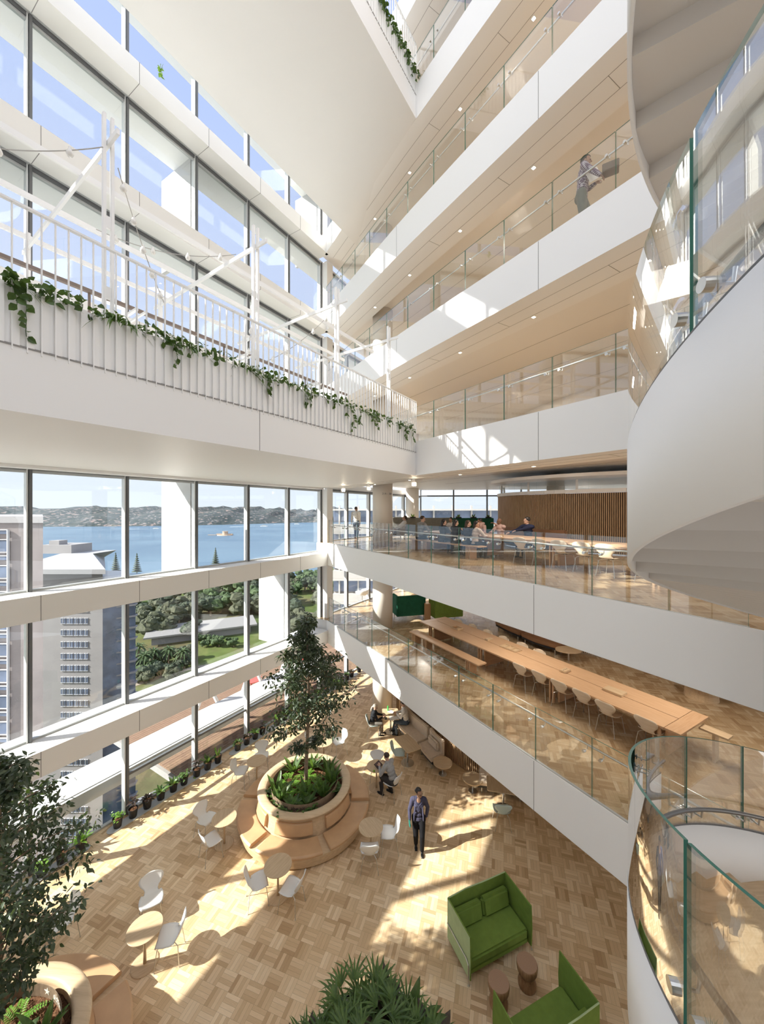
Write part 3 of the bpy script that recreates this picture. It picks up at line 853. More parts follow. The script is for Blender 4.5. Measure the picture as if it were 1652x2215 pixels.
# far shore hills
t = NT('wooded_suburb')
o = t.obj(); n1 = t.noise(.006, 5, o, .6); n2 = t.noise(.05, 2, o)
v = t.n('TexVoronoi', i_Scale=.045); t.l(o, v.inputs['Vector'])
cell = t.ramp(v.outputs['Color'], [(.0, (.05, .065, .06)), (.62, (.09, .10, .10)), (.72, (.24, .22, .22)), (.85, (.28, .21, .19)), (1, (.34, .33, .32))])
base = t.ramp(n1, [(.35, (.04, .055, .06)), (.65, (.08, .095, .105))])
hillm = t.bsdf(t.mix(t.ramp(n2, [(.42, (0, 0, 0)), (.55, (.8, .8, .8))]), base, cell), .95, .05)
def hills(name, pts, depth, mat, seed):
    rnd = random.Random(seed); mb = MB(); vs = []; nx = 60; ny = 6
    P = catmull([(a, b, h) for a, b, h in pts], 12); P = [P[int(i * (len(P) - 1) / nx)] for i in range(nx + 1)]
    ph = [rnd.uniform(0, 6) for _ in range(6)]
    for i, p in enumerate(P):
        for j in range(ny + 1):
            t = j / ny
            h = p.z * (sin(t * pi * .5) ** .7) * (1 + .10 * sin(i * .9 + ph[0]) + .07 * sin(i * 2.3 + j + ph[1]) + .05 * rnd.uniform(-1, 1)) if j else 0
            vs.append((p.x + rnd.uniform(-20, 20) * (j > 0), p.y + depth * t, ZSEA - 1 + h))
    fs = [(i * (ny + 1) + j, (i + 1) * (ny + 1) + j, (i + 1) * (ny + 1) + j + 1, i * (ny + 1) + j + 1) for i in range(nx) for j in range(ny)]
    mb.add(vs, fs)
    structure(name, mb, mat, smooth=True)
hills('hills', [(-4200, 2300, 135), (-2700, 2480, 135), (-1900, 2560, 132), (-1300, 2800, 125), (-800, 3300, 70), (-500, 3500, 45)], 900, hillm, 3)
hills('hills', [(-2600, 4300, 150), (-1800, 4300, 150), (-1250, 4300, 120), (-850, 4100, 105), (-500, 4200, 95), (-150, 4500, 60)], 1200, hillm, 5)
hills('hills', [(-1500, 8200, 175), (-900, 8200, 170), (-300, 8600, 110), (500, 8800, 120), (1500, 8600, 120), (3000, 8000, 130)], 1000, hillm, 8)
hills('hills', [(-300, 5600, 70), (200, 5200, 95), (900, 5000, 100), (2000, 4600, 110)], 900, hillm, 9)
# sea fort and boats
x, y, _ = at(487, 1158, ZSEA)
ft = thing('harbour_fort', 'small round stone fort on its own islet out on the blue harbour', 'fort', (x, y, ZSEA))
sand = plain('sandstone', (.42, .33, .26), .9, .1)
MB().lathe([(34, 0), (32, 3), (.1, 3.2)], 20).build('islet', sand, ft)
MB().lathe([(12, 3), (11, 16), (12, 16), (12, 18), (.1, 18)], 20).build('round_tower', sand, ft)
mb = MB(); mb.box((-24, 0, 5), (26, 10, 5)); mb.box((22, 2, 5), (20, 9, 4)); mb.build('low_wall', sand, ft)
MB().box((-58, 0, 2), (36, 6, 2)).build('jetty', sand, ft)
def boat(px, py, L, lab):
    x, y, _ = at(px, py, ZSEA)
    r = thing('ferry_boat', lab, 'boat', (x, y, ZSEA), .3, 'boats on the harbour')
    MB().prism([Vector(p) for p in ((-L, -L * .2), (L * .6, -L * .25), (L, 0), (L * .6, L * .25), (-L, L * .2))], 0, L * .22).build('hull', M['white'], r)
    MB().box((-L * .1, 0, L * .36), (L * 1.1, L * .3, L * .28)).build('cabin', M['alu'], r)
    wk = MB(); wk.add([(-L, 0, .3), (-L * 9, -L * .5, .3), (-L * 9, L * .5, .3)], [(0, 1, 2)])
    wk.build('wake', plain('foam', (.75, .8, .82), .9), r)
boat(571, 1139, 24, 'ferry on the harbour seen through the window right of the sea fort')
boat(642, 1134, 20, 'ferry on the harbour nearest the white corner pier')
boat(337, 1144, 16, 'ferry on the harbour left of the white outside fin')
# trees in the park
def blob_tree(name, kind, mat):
    rnd = random.Random(kind); mb = MB()
    if kind == 4:
        for k in range(9):
            z = .35 + .3 * k; q = .62 * (1 - k / 9.5)
            mb.lathe([(.03, z + .16), (q * .55, z + .05), (q, z - .10), (q * .6, z - .04), (.03, z)], 11, caps=False)
    elif kind < 3:
        for k in range(9 + kind * 2):
            a = rnd.uniform(0, 6.28); rr = rnd.uniform(0, .62); hz = rnd.uniform(.5, 1.05)
            s = rnd.uniform(.28, .46)
            c = Vector((rr * cos(a), rr * sin(a), hz)); b0 = len(mb.v)
            mb.ell(c, (s, s, s * .75), seg=9, rings=6)
            for i in range(b0, len(mb.v)):
                v = Vector(mb.v[i]); mb.v[i] = tuple(c + (v - c) * rnd.uniform(.72, 1.22))
    else:
        for k in range(26):
            a = 2.4 * k; e = .9 - 1.3 * (k / 26); d = Vector((cos(a) * cos(e), sin(a) * cos(e), sin(e)))
            mb.leaf((0, 0, 1.2), d, (0, 0, 1), .75, .16, .55, seg=4)
    return mb
TM = [leafmat('park_tree_dark', (.022, .036, .022), (.05, .068, .036), .8, .05), leafmat('park_tree_olive', (.042, .050, .027), (.075, .083, .045), .8, .05), leafmat('park_tree_green', (.03, .058, .02), (.062, .098, .034), .8, .05)]
protos = []
kindn = ['dark rounded', 'olive-brown spreading', 'bright green bushy', 'fan-crowned', 'tiered conical']
for k in range(5):
    r = thing({3: 'park_palm', 4: 'park_pine'}.get(k, 'park_tree'), '', 'tree', (0, 0, -300))
    cr = blob_tree('crown', k, TM[min(k, 2)]).build('crown', TM[{3: 2, 4: 0}.get(k, k)], r)
    MB().tube([(0, 0, 0), (0, 0, {3: 1.2, 4: 2.6}.get(k, .6))], [.07, .05] if k < 3 else [.05, .03], 7).build('trunk', M['bark'], r)
    protos.append(r)
rnd = random.Random(21); used = set(); tn = 0
def ptree(px, py, s, k, lab=None, hz=1.0):
    global tn
    x, y, _ = at(px, py, ZLAND)
    g = 'trees of the harbour park'
    lab = '%s park tree far below, %s' % (kindn[k], lab or 'seen through the windows')
    if k in used: o = dup(protos[k], (x, y, ZLAND), rnd.uniform(0, 6), lab, g)
    else: o = protos[k]; used.add(k); o.location = (x, y, ZLAND); o['label'] = lab; o['group'] = g
    o.scale = (s, s, s * hz)
PN = {250: 'left of the mullion, against the water', 296: 'right of the mullion, against the water', 466: 'just above the sill right of the upper white fin', 758: 'tallest on the headland past the corner pier'}
for px, py, s in ((250, 1238, 5), (296, 1240, 5), (466, 1222, 5), (758, 1260, 8)):
    ptree(px, py, s * 2.6, 4, '%s' % PN[px], 0.9)
for i in range(26): ptree(rnd.uniform(282, 420), rnd.uniform(1295, 1385), rnd.uniform(9, 15), rnd.choice((0, 1, 1)), 'in the wooded strip right of the pale apartment tower')
for i in range(26): ptree(rnd.uniform(428, 545), rnd.uniform(1262, 1335), rnd.uniform(12, 19), rnd.choice((0, 1, 1, 2)), 'in the dense wood under the second sill beam')
for i in range(16): ptree(rnd.uniform(536, 640), rnd.uniform(1262, 1340), rnd.uniform(12, 18), rnd.choice((0, 1, 1)), 'around the lawn beside the lower white fin')
for i in range(12): ptree(rnd.uniform(625, 700), rnd.uniform(1335, 1385), rnd.uniform(9, 14), rnd.choice((0, 1)), 'below the lawn left of the corner pier')
for i in range(12): ptree(rnd.uniform(640, 690), rnd.uniform(1262, 1286), rnd.uniform(11, 18), rnd.choice((0, 2)), 'at the water edge left of the corner pier')
for i in range(22): ptree(rnd.uniform(696, 800), rnd.uniform(1265, 1330), rnd.uniform(9, 18), rnd.choice((0, 1, 2)), 'on the headland seen past the corner pier')
for i in range(20): ptree(rnd.uniform(285, 410), rnd.uniform(1425, 1475), rnd.uniform(5, 9), rnd.choice((0, 1, 2)), 'among the palms near the road')
for px, py in ((300, 1440), (332, 1452), (365, 1447), (395, 1452), (312, 1462)): ptree(px, py, 9, 3, 'standing in the grass near the road', 1.2)
for i in range(8): ptree(rnd.uniform(425, 530), rnd.uniform(1385, 1400), rnd.uniform(4, 6), 2, 'at the edge of the pale park roof')
# low pale-roofed park building
x, y, _ = at(440, 1372, ZLAND)
pb = thing('park_pavilion', 'low park building with a large flat pale grey roof among the trees', 'building', (x, y, ZLAND), .45)
roofm = plain('pale_roof', (.23, .225, .22), .8, .2)
MB().box((0, 0, 3), (74, 24, 6)).build('wall', roadm, pb)
MB().box((0, 0, 7), (84, 32, 1.2)).build('roof', roofm, pb)
# --- towers next door
brown = plain('brown_stone', (.22, .195, .195), .85, .15, 0, .1, .3)
wglass = plain('tower_glass', (.10, .13, .20), .2, .6, 0, .4, .25)
greyw = plain('tower_concrete', (.31, .30, .305), .85, .15, 0, .05, .2)
linem = plain('tower_frame', (.56, .57, .60), .6, .3)
tw = thing('office_tower', 'brown stone and dark glass office tower close outside the left windows', 'building', (-58, 55, 0))
def lx(px, Y): return (px - CX) / FPX * Y
Yt = 52.0
xr = lx(93, Yt); xl = xr - 30; topz = HE - (1131 - CY) / FPX * Yt
R = Vector((-58, 55, 0))
MB().prism([Vector((xl, Yt)), Vector((xr, Yt)), Vector((lx(92, Yt + 26), Yt + 26)), Vector((xl - 24, Yt + 26))], -101, topz).build('tower_shaft', brown, tw, loc=-R)
MB().prism([Vector((xl, Yt - .3)), Vector((xr + .3, Yt - .3)), Vector((lx(92, Yt + 26), Yt + 26)), Vector((xl - 24, Yt + 26))], topz, topz + .9).build('parapet', greyw, tw, loc=-R)
gl = MB(); frm = MB()
for j in range(17):
    z1 = topz - 1.2 - j * 3.6
    gl.box((xr - 3.4 - 12, Yt - .12, z1 - 2.0), (21.5, .2, 1.5)); gl.box((xr - 3.4 - 12, Yt - .12, z1 - .1), (21.5, .2, .45))
    for dz in (-1.1, -2.85, .25): frm.box((xr - 3.4 - 12, Yt - .22, z1 + dz), (21.5, .2, .1))
for i in range(11): frm.box((xr - 4.6 - i * 2.0, Yt - .25, topz - 32), (.14, .3, 62))
gl.build('window_bands', wglass, tw, loc=-R); frm.build('window_frame', linem, tw, loc=-R)
ap = thing('apartment_tower', 'pale grey apartment tower with a hipped metal roof and rows of small windows', 'building', (0, 0, 0))
Ya = 105.0
xl, xm, xr = lx(60, Ya), lx(222, Ya), lx(222, Ya)
ez = HE - (1238 - CY) / FPX * Ya
MB().prism([Vector((xl, Ya)), Vector((xr, Ya)), Vector((lx(222, Ya + 22), Ya + 22)), Vector((xl, Ya + 22))], -101, ez).build('wall', greyw, ap)
# balconied glass side
sb = MB(); xg0, xg1 = lx(222, Ya + 1), lx(268, Ya + 1)
MB().prism([Vector((xr - .5, Ya + .2)), Vector((xg1, Ya + 6)), Vector((lx(266, Ya + 22), Ya + 22)), Vector((lx(224, Ya + 22), Ya + 22))], -101, ez - 3).build('glazed_bay', wglass, ap)
for j in range(26): sb.prism([Vector((xr, Ya + 1.5)), Vector((xg1 + .6, Ya + 5)), Vector((xg1, Ya + 7)), Vector((xr, Ya + 4))], ez - 4 - j * 3.3, ez - 3.6 - j * 3.3)
sb.build('balcony_slabs', greyw, ap)
wn_, fr_ = MB(), MB()
for j in range(25):
    z = ez - 7 - j * 3.3
    for i, w in enumerate((2.6, 3.4, 2.3, 1.9, 2.2)):
        x0 = lx(132, Ya) + (0, 3.0, 6.9, 9.6, 11.9)[i] * .54
        wn_.box((x0 + w * .27, Ya - .05, z), (w * .5, .2, 1.5))
        fr_.box((x0 + w * .27, Ya - .12, z + .78), (w * .54, .2, .1)); fr_.box((x0 + w * .27, Ya - .12, z - .78), (w * .54, .2, .1)); fr_.box((x0 + w * .27, Ya - .12, z + .2), (.08, .2, 1.5))
wn_.build('window_rows', wglass, ap); fr_.build('window_frame', linem, ap)
rz1 = HE - (1196 - CY) / FPX * (Ya + 8)
mb = MB(); e0 = [(xl - 3, Ya - 3), (lx(228, Ya - 3), Ya - 3), (lx(226, Ya + 24), Ya + 24), (xl - 3, Ya + 24)]; e1 = [(xl + 4, Ya + 6), (lx(165, Ya), Ya + 6), (lx(165, Ya), Ya + 16), (xl + 4, Ya + 16)]
mb.add([(a, b, ez) for a, b in e0] + [(a, b, ez + 1.3) for a, b in e0] + [(a, b, rz1) for a, b in e1],
       [(0, 1, 2, 3), (0, 4, 5, 1), (1, 5, 6, 2), (2, 6, 7, 3), (3, 7, 4, 0), (4, 8, 9, 5), (5, 9, 10, 6), (6, 10, 11, 7), (7, 11, 8, 4), (8, 11, 10, 9)])
mb.build('roof', plain('pale_metal_roof', (.34, .34, .35), .6, .3), ap)
mb = MB(); mb.box((lx(128, Ya + 8), Ya + 11, rz1 + 1.2), (9, 8, 2.6)); mb.box((lx(120, Ya + 8), Ya + 9, rz1 + 3), (3, 3, 1.5))
mb.build('plant_room', greyw, ap)
nb = thing('neighbour_building', 'white-banded neighbouring office building behind the meeting floor windows', 'building', (18, 62, 0))
R = Vector((18, 62, 0))
MB().box((22, 70, -40), (60, 16, 2 * 40 + 2 * 3.2)).build('wall', greyw, nb, loc=-R)
gm, wm = MB(), MB()
for j in range(14):
    z = HE - 1.9 - j * 3.8 + .9
    gm.box((22, 61.9, z), (60, .3, 1.9)); wm.box((22, 61.6, z - 1.9), (60, 1.2, 1.3)); wm.box((22, 61.4, z + 1.1), (60, 1.4, .25))
for i in range(20): wm.box((-7 + i * 3.1, 61.6, -30), (.25, .5, 80))
gm.build('window_bands', wglass, nb, loc=-R); wm.build('white_bands', plain('pale_bands', (.45, .425, .40), .8), nb, loc=-R)
# red cafe table and chairs on the deck
redm = plain('coral_red_paint', (.62, .10, .085), .5, .4)
p = fac(9.2, -2.4, -.1)
def deck_table(s, d, lab):
    p = fac(s, d, -.1); r = thing('deck_table', lab, 'table', p, group='coral tables on the deck')
    MB().lathe([(.001, .71), (.50, .71), (.50, .74), (.001, .74)], 28).build('tabletop', redm, r)
    MB().lathe([(.22, 0), (.22, .02), (.03, .04), (.03, .71)], 16).build('pedestal', redm, r)
deck_table(8.6, -2.5, 'round coral red table on the timber deck outside, beside the tree top')
deck_table(4.9, -3.0, 'round coral red table on the deck seen through the middle of the tree')
def deck_chair(s, d, rz, lab):
    p = fac(s, d, -.1); r = thing('deck_chair', lab, 'chair', p, rz, 'coral chairs on the deck')
    MB().box((0, 0, .45), (.42, .42, .03)).build('seat', redm, r)
    MB().box((0, -.2, .68), (.42, .03, .28)).build('backrest', redm, r)
    for x in (-.19, .19):
        for y in (-.19, .19): MB().tube([(x, y, 0), (x, y, .45)], .012, 6).build('leg', redm, r)
deck_chair(7.4, -2.0, .5, 'coral red slim chair on the deck just beyond the window plants')
deck_chair(6.0, -1.8, 2.5, 'coral red slim chair on the deck behind the right side of the tree')
# --- sky
w = bpy.data.worlds.new('sky'); SC.world = w; w.use_nodes = True
nt = w.node_tree; nt.nodes.clear()
def N(t, **k):
    n = nt.nodes.new('ShaderNode' + t)
    for a, b in k.items(): setattr(n, a, b)
    return n
tc = N('TexCoord'); sp_ = N('SeparateXYZ'); nt.links.new(tc.outputs['Generated'], sp_.inputs[0])
rp = N('ValToRGB'); nt.links.new(sp_.outputs[2], rp.inputs[0])
el = rp.color_ramp.elements
for pos_, c in ((0.0, (.84, .90, .98)), (.06, (.79, .86, .98)), (.35, (.46, .57, .93)), (1.0, (.34, .46, .88))):
    e = el[0] if pos_ == 0 else (el[1] if pos_ == 1.0 else el.new(pos_)); e.position = pos_; e.color = (*c, 1)
# bright broken cloud added for fill in the unseen sky behind the viewer
mp = N('Mapping'); nt.links.new(tc.outputs['Generated'], mp.inputs[0]); mp.inputs['Scale'].default_value = (1, 1, 2)
nz = N('TexNoise'); nz.inputs['Scale'].default_value = 2.2; nz.inputs['Detail'].default_value = 6; nt.links.new(mp.outputs[0], nz.inputs['Vector'])
def MA(op, a, b=None):
    n = N('Math', operation=op)
    for i, x in enumerate((a, b)):
        if x is None: continue
        if isinstance(x, (int, float)): n.inputs[i].default_value = x
        else: nt.links.new(x, n.inputs[i])
    return n.outputs[0]
mr = N('MapRange', interpolation_type='SMOOTHSTEP'); mr.inputs[1].default_value = .05; mr.inputs[2].default_value = -.45
nt.links.new(sp_.outputs[1], mr.inputs[0])
cm = N('MapRange', interpolation_type='SMOOTHSTEP'); cm.inputs[1].default_value = .40; cm.inputs[2].default_value = .62; nt.links.new(nz.outputs[0], cm.inputs[0])
fac_ = MA('MULTIPLY', mr.outputs[0], MA('ADD', MA('MULTIPLY', cm.outputs[0], .6), .4))
mx = N('MixRGB'); nt.links.new(fac_, mx.inputs[0]); nt.links.new(rp.outputs[0], mx.inputs[1]); mx.inputs[2].default_value = (SKYB, SKYB * .985, SKYB * .96, 1)
bg = N('Background'); bg.inputs[1].default_value = SKYS; nt.links.new(mx.outputs[0], bg.inputs[0])
ow = N('OutputWorld'); nt.links.new(bg.outputs[0], ow.inputs[0])
# ================================================================== FURNITURE
def face(dx, dy): return atan2(dy, dx) - pi / 2      # rotation that turns local +Y towards (dx, dy)
# --- shell chair: sits facing +Y, origin on the floor
def shell_mesh():
    prof = [(.225, .425, .165), (.235, .44, .19), (.19, .455, .225), (.08, .448, .242), (-.04, .438, .232), (-.12, .440, .20), (-.165, .462, .150), (-.195, .505, .128),
            (-.212, .55, .148), (-.232, .61, .205), (-.252, .675, .244), (-.270, .735, .246), (-.285, .785, .215), (-.292, .808, .15)]
    n = 10; top, bot = [], []
    for i, (y, z, w) in enumerate(prof):
        for k in range(n + 1):
            t = k / n * 2 - 1
            cup = .035 * t * t
            if i < 6: p = Vector((t * w, y, z + cup * (1 if i > 1 else .2)))
            else: p = Vector((t * w, y + cup * 1.3, z - (.012 * t * t if i > 10 else 0)))
            top.append(p)
    for i, (y, z, w) in enumerate(prof):
        j0, j1 = max(i - 1, 0), min(i + 1, len(prof) - 1)
        ty, tz = prof[j1][0] - prof[j0][0], prof[j1][1] - prof[j0][1]; L = sqrt(ty * ty + tz * tz) or 1
        nn = Vector((0, tz / L, -ty / L))
        for k in range(n + 1): bot.append(top[i * (n + 1) + k] - nn * .012)
    vs = top + bot; N = len(top); m = len(prof); fs = []
    for i in range(m - 1):
        for k in range(n):
            a = i * (n + 1) + k; b = a + n + 1
            fs += [(a, a + 1, b + 1, b), (N + a, N + b, N + b + 1, N + a + 1)]
    for i in range(m - 1):
        for k in (0, n):
            a = i * (n + 1) + k; b = a + n + 1; fs.append((a, b, N + b, N + a))
    for i in (0, m - 1):
        for k in range(n):
            a = i * (n + 1) + k; fs.append((a, a + 1, N + a + 1, N + a))
    mb = MB(); mb.add(vs, fs); return mb
def make_chair(mat, label, group, loc, rz):
    r = thing('shell_chair', label, 'chair', loc, rz, group)
    shell_mesh().build('seat_shell', mat, r, smooth=True)
    MB().lathe([(.001, .41), (.07, .41), (.07, .428), (.001, .428)], 14, (0, .03, 0)).build('leg_hub', M['black'], r)
    for sx in (-1, 1):
        for yy, fy in ((.05, .235), (-.01, -.225)):
            MB().tube([(sx * .03, yy, .418), (sx * .13, yy + (fy - yy) * .55, .412), (sx * .17, fy * .82, .385), (sx * .225, fy, .012)], .0075, 7).tube([(sx * .225, fy, .012), (sx * .226, fy, 0)], .011, 7).build('leg', M['steel'], r)
    return r
chair_proto = {}
def chair(kind, x, y, z, d, label, group):
    rz = face(*d)
    if kind in chair_proto: return dup(chair_proto[kind], (x, y, z), rz, label, group)
    c = make_chair({'white': M['shell'], 'blue': M['blueshell'], 'ply': M['ply']}[kind], label, group, (x, y, z), rz)
    chair_proto[kind] = c; return c
def round_table(x, y, lab, r=.325):
    t = thing('round_cafe_table', lab, 'table', (x, y, 0), rnd.uniform(0, 3), 'round oak cafe tables')
    MB().lathe([(.001, .705), (r - .02, .705), (r, .715), (r, .728), (r - .006, .732), (.001, .732)], 40).build('tabletop', M['oak'], t)
    MB().lathe([(.032, .015), (.028, .2), (.02, .5), (.022, .66), (.06, .704)], 16).build('pedestal', M['oak'], t, smooth=True)
    MB().lathe([(.001, 0), (.245, 0), (.25, .01), (.23, .018), (.001, .02)], 36).build('base', M['oak'], t)
    return t
def P2(px, py, z): v = at(px, py, z); return v.x, v.y
t1 = P2(601, 1871, .73); t2 = P2(802, 1788, .73); t3 = P2(485, 1768, .73); t4 = P2(313, 2007, .73); t5 = P2(555, 1645, .73); t6 = P2(700, 1604, .73); t7 = P2(814, 1704, 0)
round_table(*t1, 'round oak cafe table with two white chairs in front of the ring bench')
round_table(*t2, 'round oak cafe table between the ring bench and the walking woman')
round_table(*t3, 'round oak cafe table left of the ring bench, in half shade')
round_table(*t4, 'round oak cafe table nearest the lower left tree planter')
round_table(*t5, 'round oak cafe table behind the left side of the ring bench')
round_table(*t6, 'round oak cafe table seen through the tree, behind the ring bench')
round_table(*t7, 'round oak cafe table in front of the man in the grey jacket')
gw = 'white shell chairs of the cafe tables'
def idir(p, d):
    # an eye-level estimate of the facing direction, turned into plan
    u = (p[0] - CX) / FPX; k = FPX / (p[1] - CY)
    return (d[0] + d[1] * k * u, d[1] * k)
def wc(seat_px, d, lab):
    x, y = P2(*seat_px, .45); chair('white', x, y, 0, idir(seat_px, d), lab, gw)
wc((556, 1908), (1, .4), 'white shell chair left of the cafe table in front of the ring bench')
wc((631, 1920), (-1, .35), 'white shell chair right of the cafe table in front of the ring bench')
wc((842, 1801), (-1, -.05), 'white shell chair beside the walking woman')
wc((799, 1838), (0, 1), 'white shell chair seen from behind, at the table left of the walking woman')
wc((445, 1770), (1, -.5), 'white shell chair at the half-shaded table, the one further from the viewer')
wc((456, 1818), (.9, .55), 'white shell chair at the half-shaded table, the one nearer the viewer')
wc((327, 1942), (0, -1), 'white shell chair facing the viewer across the table by the lower left planter')
wc((368, 2024), (-1, -.25), 'white shell chair in profile right of the table by the lower left planter')
wc((136, 1990), (-.8, -.6), 'white shell chair partly behind the lower left tree')
wc((519, 1668), (1, .0), 'white shell chair left of the table behind the ring bench')
wc((566, 1632), (0, -1), 'white shell chair facing the viewer at the table behind the ring bench')
wc((734, 1603), (-1, -.35), 'white shell chair right of the tree trunk behind the planter')
wc((676, 1606), (1, .1), 'white shell chair hidden behind the tree trunk')
mx_, my_ = P2(848, 1692, .45)
dman = (t7[0] - mx_, t7[1] - my_)
chair('white', mx_, my_, 0, dman, 'white shell chair under the man in the grey jacket', gw)
x, y = P2(815, 1655, .45); chair('white', x, y, 0, (t7[0] - x, t7[1] - y), 'empty white shell chair opposite the man in the grey jacket', gw)
gb = 'pale blue shell chairs'
x, y = P2(861, 1628, .45); chair('blue', x, y, 0, (.9, -.1), 'pale blue shell chair at the bare rectangular table by the beige sofa', gb)
lady_x, lady_y = P2(806, 1566, .45); chair('blue', lady_x, lady_y, 0, (1, .05), 'pale blue shell chair under the woman with grey-blonde hair', gb)
x, y = P2(1085, 1752, .45); chair('blue', x, y, 0, (.1, 1), 'pale blue shell chair seen from behind beside the balcony edge, right of the walking woman', gb)
# --- rectangular tables
def rect_table(x, y, w, l, rz, lab):
    t = thing('rectangular_table', lab, 'table', (x, y, 0), rz, 'rectangular oak tables')
    mb = MB(); c = []
    r = .06
    for cx, cy, a in ((w / 2 - r, l / 2 - r, 0), (-w / 2 + r, l / 2 - r, 90), (-w / 2 + r, -l / 2 + r, 180), (w / 2 - r, -l / 2 + r, 270)):
        for k in range(5):
            q = radians(a + k * 22.5); c.append(Vector((cx + r * cos(q), cy + r * sin(q))))
    mb.prism(c, .705, .732).build('tabletop', M['oaky'], t)
    MB().tube([(0, 0, .02), (0, 0, .70)], .032, 12).build('pedestal', M['steel'], t, smooth=True)
    MB().lathe([(.001, 0), (.235, 0), (.235, .012), (.001, .02)], 32).build('base', M['steel'], t)
    MB().box((0, 0, .69), (w * .6, .06, .03)).build('under_bracket', M['black'], t)
rect_table(.36, 15.6, .68, .86, .05, 'oak rectangular table between the two people in conversation')
rect_table(.93, 13.66, .60, .98, radians(28), 'bare oak rectangular table in front of the beige sofa')
rect_table(3.74, 11.56, .98, .66, radians(-13), 'oak rectangular table half under the lowest balcony edge')
# --- curved beige sofas against the slatted wall
def sofa(front, back, lab, group, mat, z=0, seat_h=.43, back_h=.86, cushion=True):
    F = catmull([Vector(p) for p in front], 5); B = catmull([Vector(p) for p in back], 5); n = min(len(F), len(B))
    o = Vector(front[0]); r = thing('curved_sofa', lab, 'sofa', (o.x, o.y, z), 0, group)
    F = [p - o for p in F[:n]]; B = [p - o for p in B[:n]]
    s = MB().prism(F + B[::-1], .28, seat_h); s.build('seat', mat, r, bevel=.03)
    s = MB().prism([b.lerp(f, -.10) for f, b in zip(F, B)] + [b.lerp(f, .14) for f, b in zip(F, B)][::-1], .28, back_h); s.build('backrest', mat, r, bevel=.03)
    MB().prism([f.lerp(b, .08) for f, b in zip(F, B)] + [b.lerp(f, .08) for f, b in zip(F, B)][::-1], .2, .279).build('plinth', M['black'], r)
    for i in (1, n - 2):
        for w in (.15, .85):
            p = F[i].lerp(B[i], w); MB().tube([(p.x, p.y, 0), (p.x, p.y, .2)], .022, 8).build('leg', M['steel'], r)
    if cushion:
        p = F[int(n * .6)].lerp(B[int(n * .6)], .74); d = (B[int(n * .6) + 1] - B[int(n * .6) - 1]).normalized()
        MB().box((p.x, p.y, seat_h + .17), (.62, .13, .32), rz=atan2(d.y, d.x)).build('cushion', mat, r, bevel=.05)
    return r
sofa([(.38, 16.05), (.77, 15.12), (1.34, 14.18)], [(.92, 16.3), (1.30, 15.36), (1.82, 14.46)], 'beige upholstered curved sofa section under the seated man in the white shirt', 'beige curved sofas', M['beige'], cushion=False)
sofa([(1.39, 14.16), (1.5, 13.75), (1.74, 13.22)], [(1.88, 14.44), (2.0, 14.05), (2.24, 13.58)], 'beige upholstered curved sofa section with a cushion, beside the oak end table', 'beige curved sofas', M['beige'])
sofa([(3.1, 12.15), (3.7, 12.02), (4.5, 11.75)], [(3.3, 12.68), (3.95, 12.45), (4.7, 12.1)], 'beige curved sofa mostly hidden behind the lowest balcony edge', 'beige curved sofas', M['beige'], cushion=False)
def end_table(x, y, lab):
    t = thing('end_table', lab, 'side table', (x, y, 0), 0, 'oak disc end tables')
    MB().lathe([(.001, .385), (.33, .385), (.33, .42), (.001, .42)], 32).build('tabletop', M['oak'], t)
    MB().tube([(0, 0, .01), (0, 0, .385)], .022, 8).build('leg', M['steel'], t)
    MB().lathe([(.001, 0), (.14, 0), (.14, .012), (.001, .014)], 20).build('base', M['steel'], t)
end_table(2.12, 13.08, 'round oak end table at the end of the beige sofa with the cushion')
end_table(2.98, 12.3, 'round oak end table at the start of the beige sofa by the balcony edge')
# --- planter rings with upholstered bench
def ring_planter(x, y, lab, rot, txt):
    r = thing('ring_planter', lab, 'planter', (x, y, 0), rot)
    pr = [(1.36, .02), (1.34, .06), (1.335, .42), (1.30, .62), (1.29, .80), (1.31, .86), (1.36, .885), (1.385, .91), (1.375, .935), (1.33, .95), (1.24, .95), (1.16, .945), (1.12, .92), (1.11, .86), (1.11, .70)]
    MB().lathe(pr, 72, caps=False).build('drum', M['oakring'], r, smooth=True)
    MB().lathe([(1.33, .02), (1.80, .02), (1.86, .06), (1.93, .30), (1.93, .335), (1.33, .335)], 72, caps=False).build('bench_base', M['oakring'], r)
    for k in range(6):
        a0, a1 = radians(60 * k + 3.2), radians(60 * k + 56.8)
        MB().sector([(1.40, .336), (1.93, .336), (1.955, .36), (1.955, .40), (1.92, .43), (1.42, .43), (1.395, .41)], a0, a1, 14).build('seat_cushion', M['leather'], r, bevel=.008)
        b0, b1 = radians(60 * k + 8), radians(60 * k + 52)
        MB().sector([(1.30, .48), (1.40, .475), (1.415, .50), (1.36, .76), (1.345, .775), (1.28, .775)], b0, b1, 14).build('back_cushion', M['leather'], r, bevel=.008)
    mb = MB(); rr = random.Random(3); n = 26; vs = []; fs = []
    for i in range(n + 1):
        q = 1.115 * i / n
        for k in range(60):
            a = 2 * pi * k / 60; vs.append((q * cos(a), q * sin(a), .78 + rr.uniform(-.02, .03) + .04 * (1 - q)))
    for i in range(n):
        for k in range(60): fs.append((i * 60 + k, i * 60 + (k + 1) % 60, (i + 1) * 60 + (k + 1) % 60, (i + 1) * 60 + k))
    mb.add(vs, fs).build('soil', M['soil'], r)
    MB().sector([(.985, .80), (.99, .80), (.99, 1.02), (.985, 1.02)], 0, 2 * pi - .001, 72).build('lettered_band', M['corten'], r)
    tm = text_mesh(txt[0], .15, plain('cut_out_letter', txt[2], .8), 'band_lettering', r)
    for v in tm.data.vertices:
        a = txt[1] - rot + v.co.x / .99
        q = (.9955 + v.co.z) if len(txt) < 4 else (.9825 - v.co.z)
        v.co = Vector((q * cos(a), q * sin(a), .91 + v.co.y))
    return r
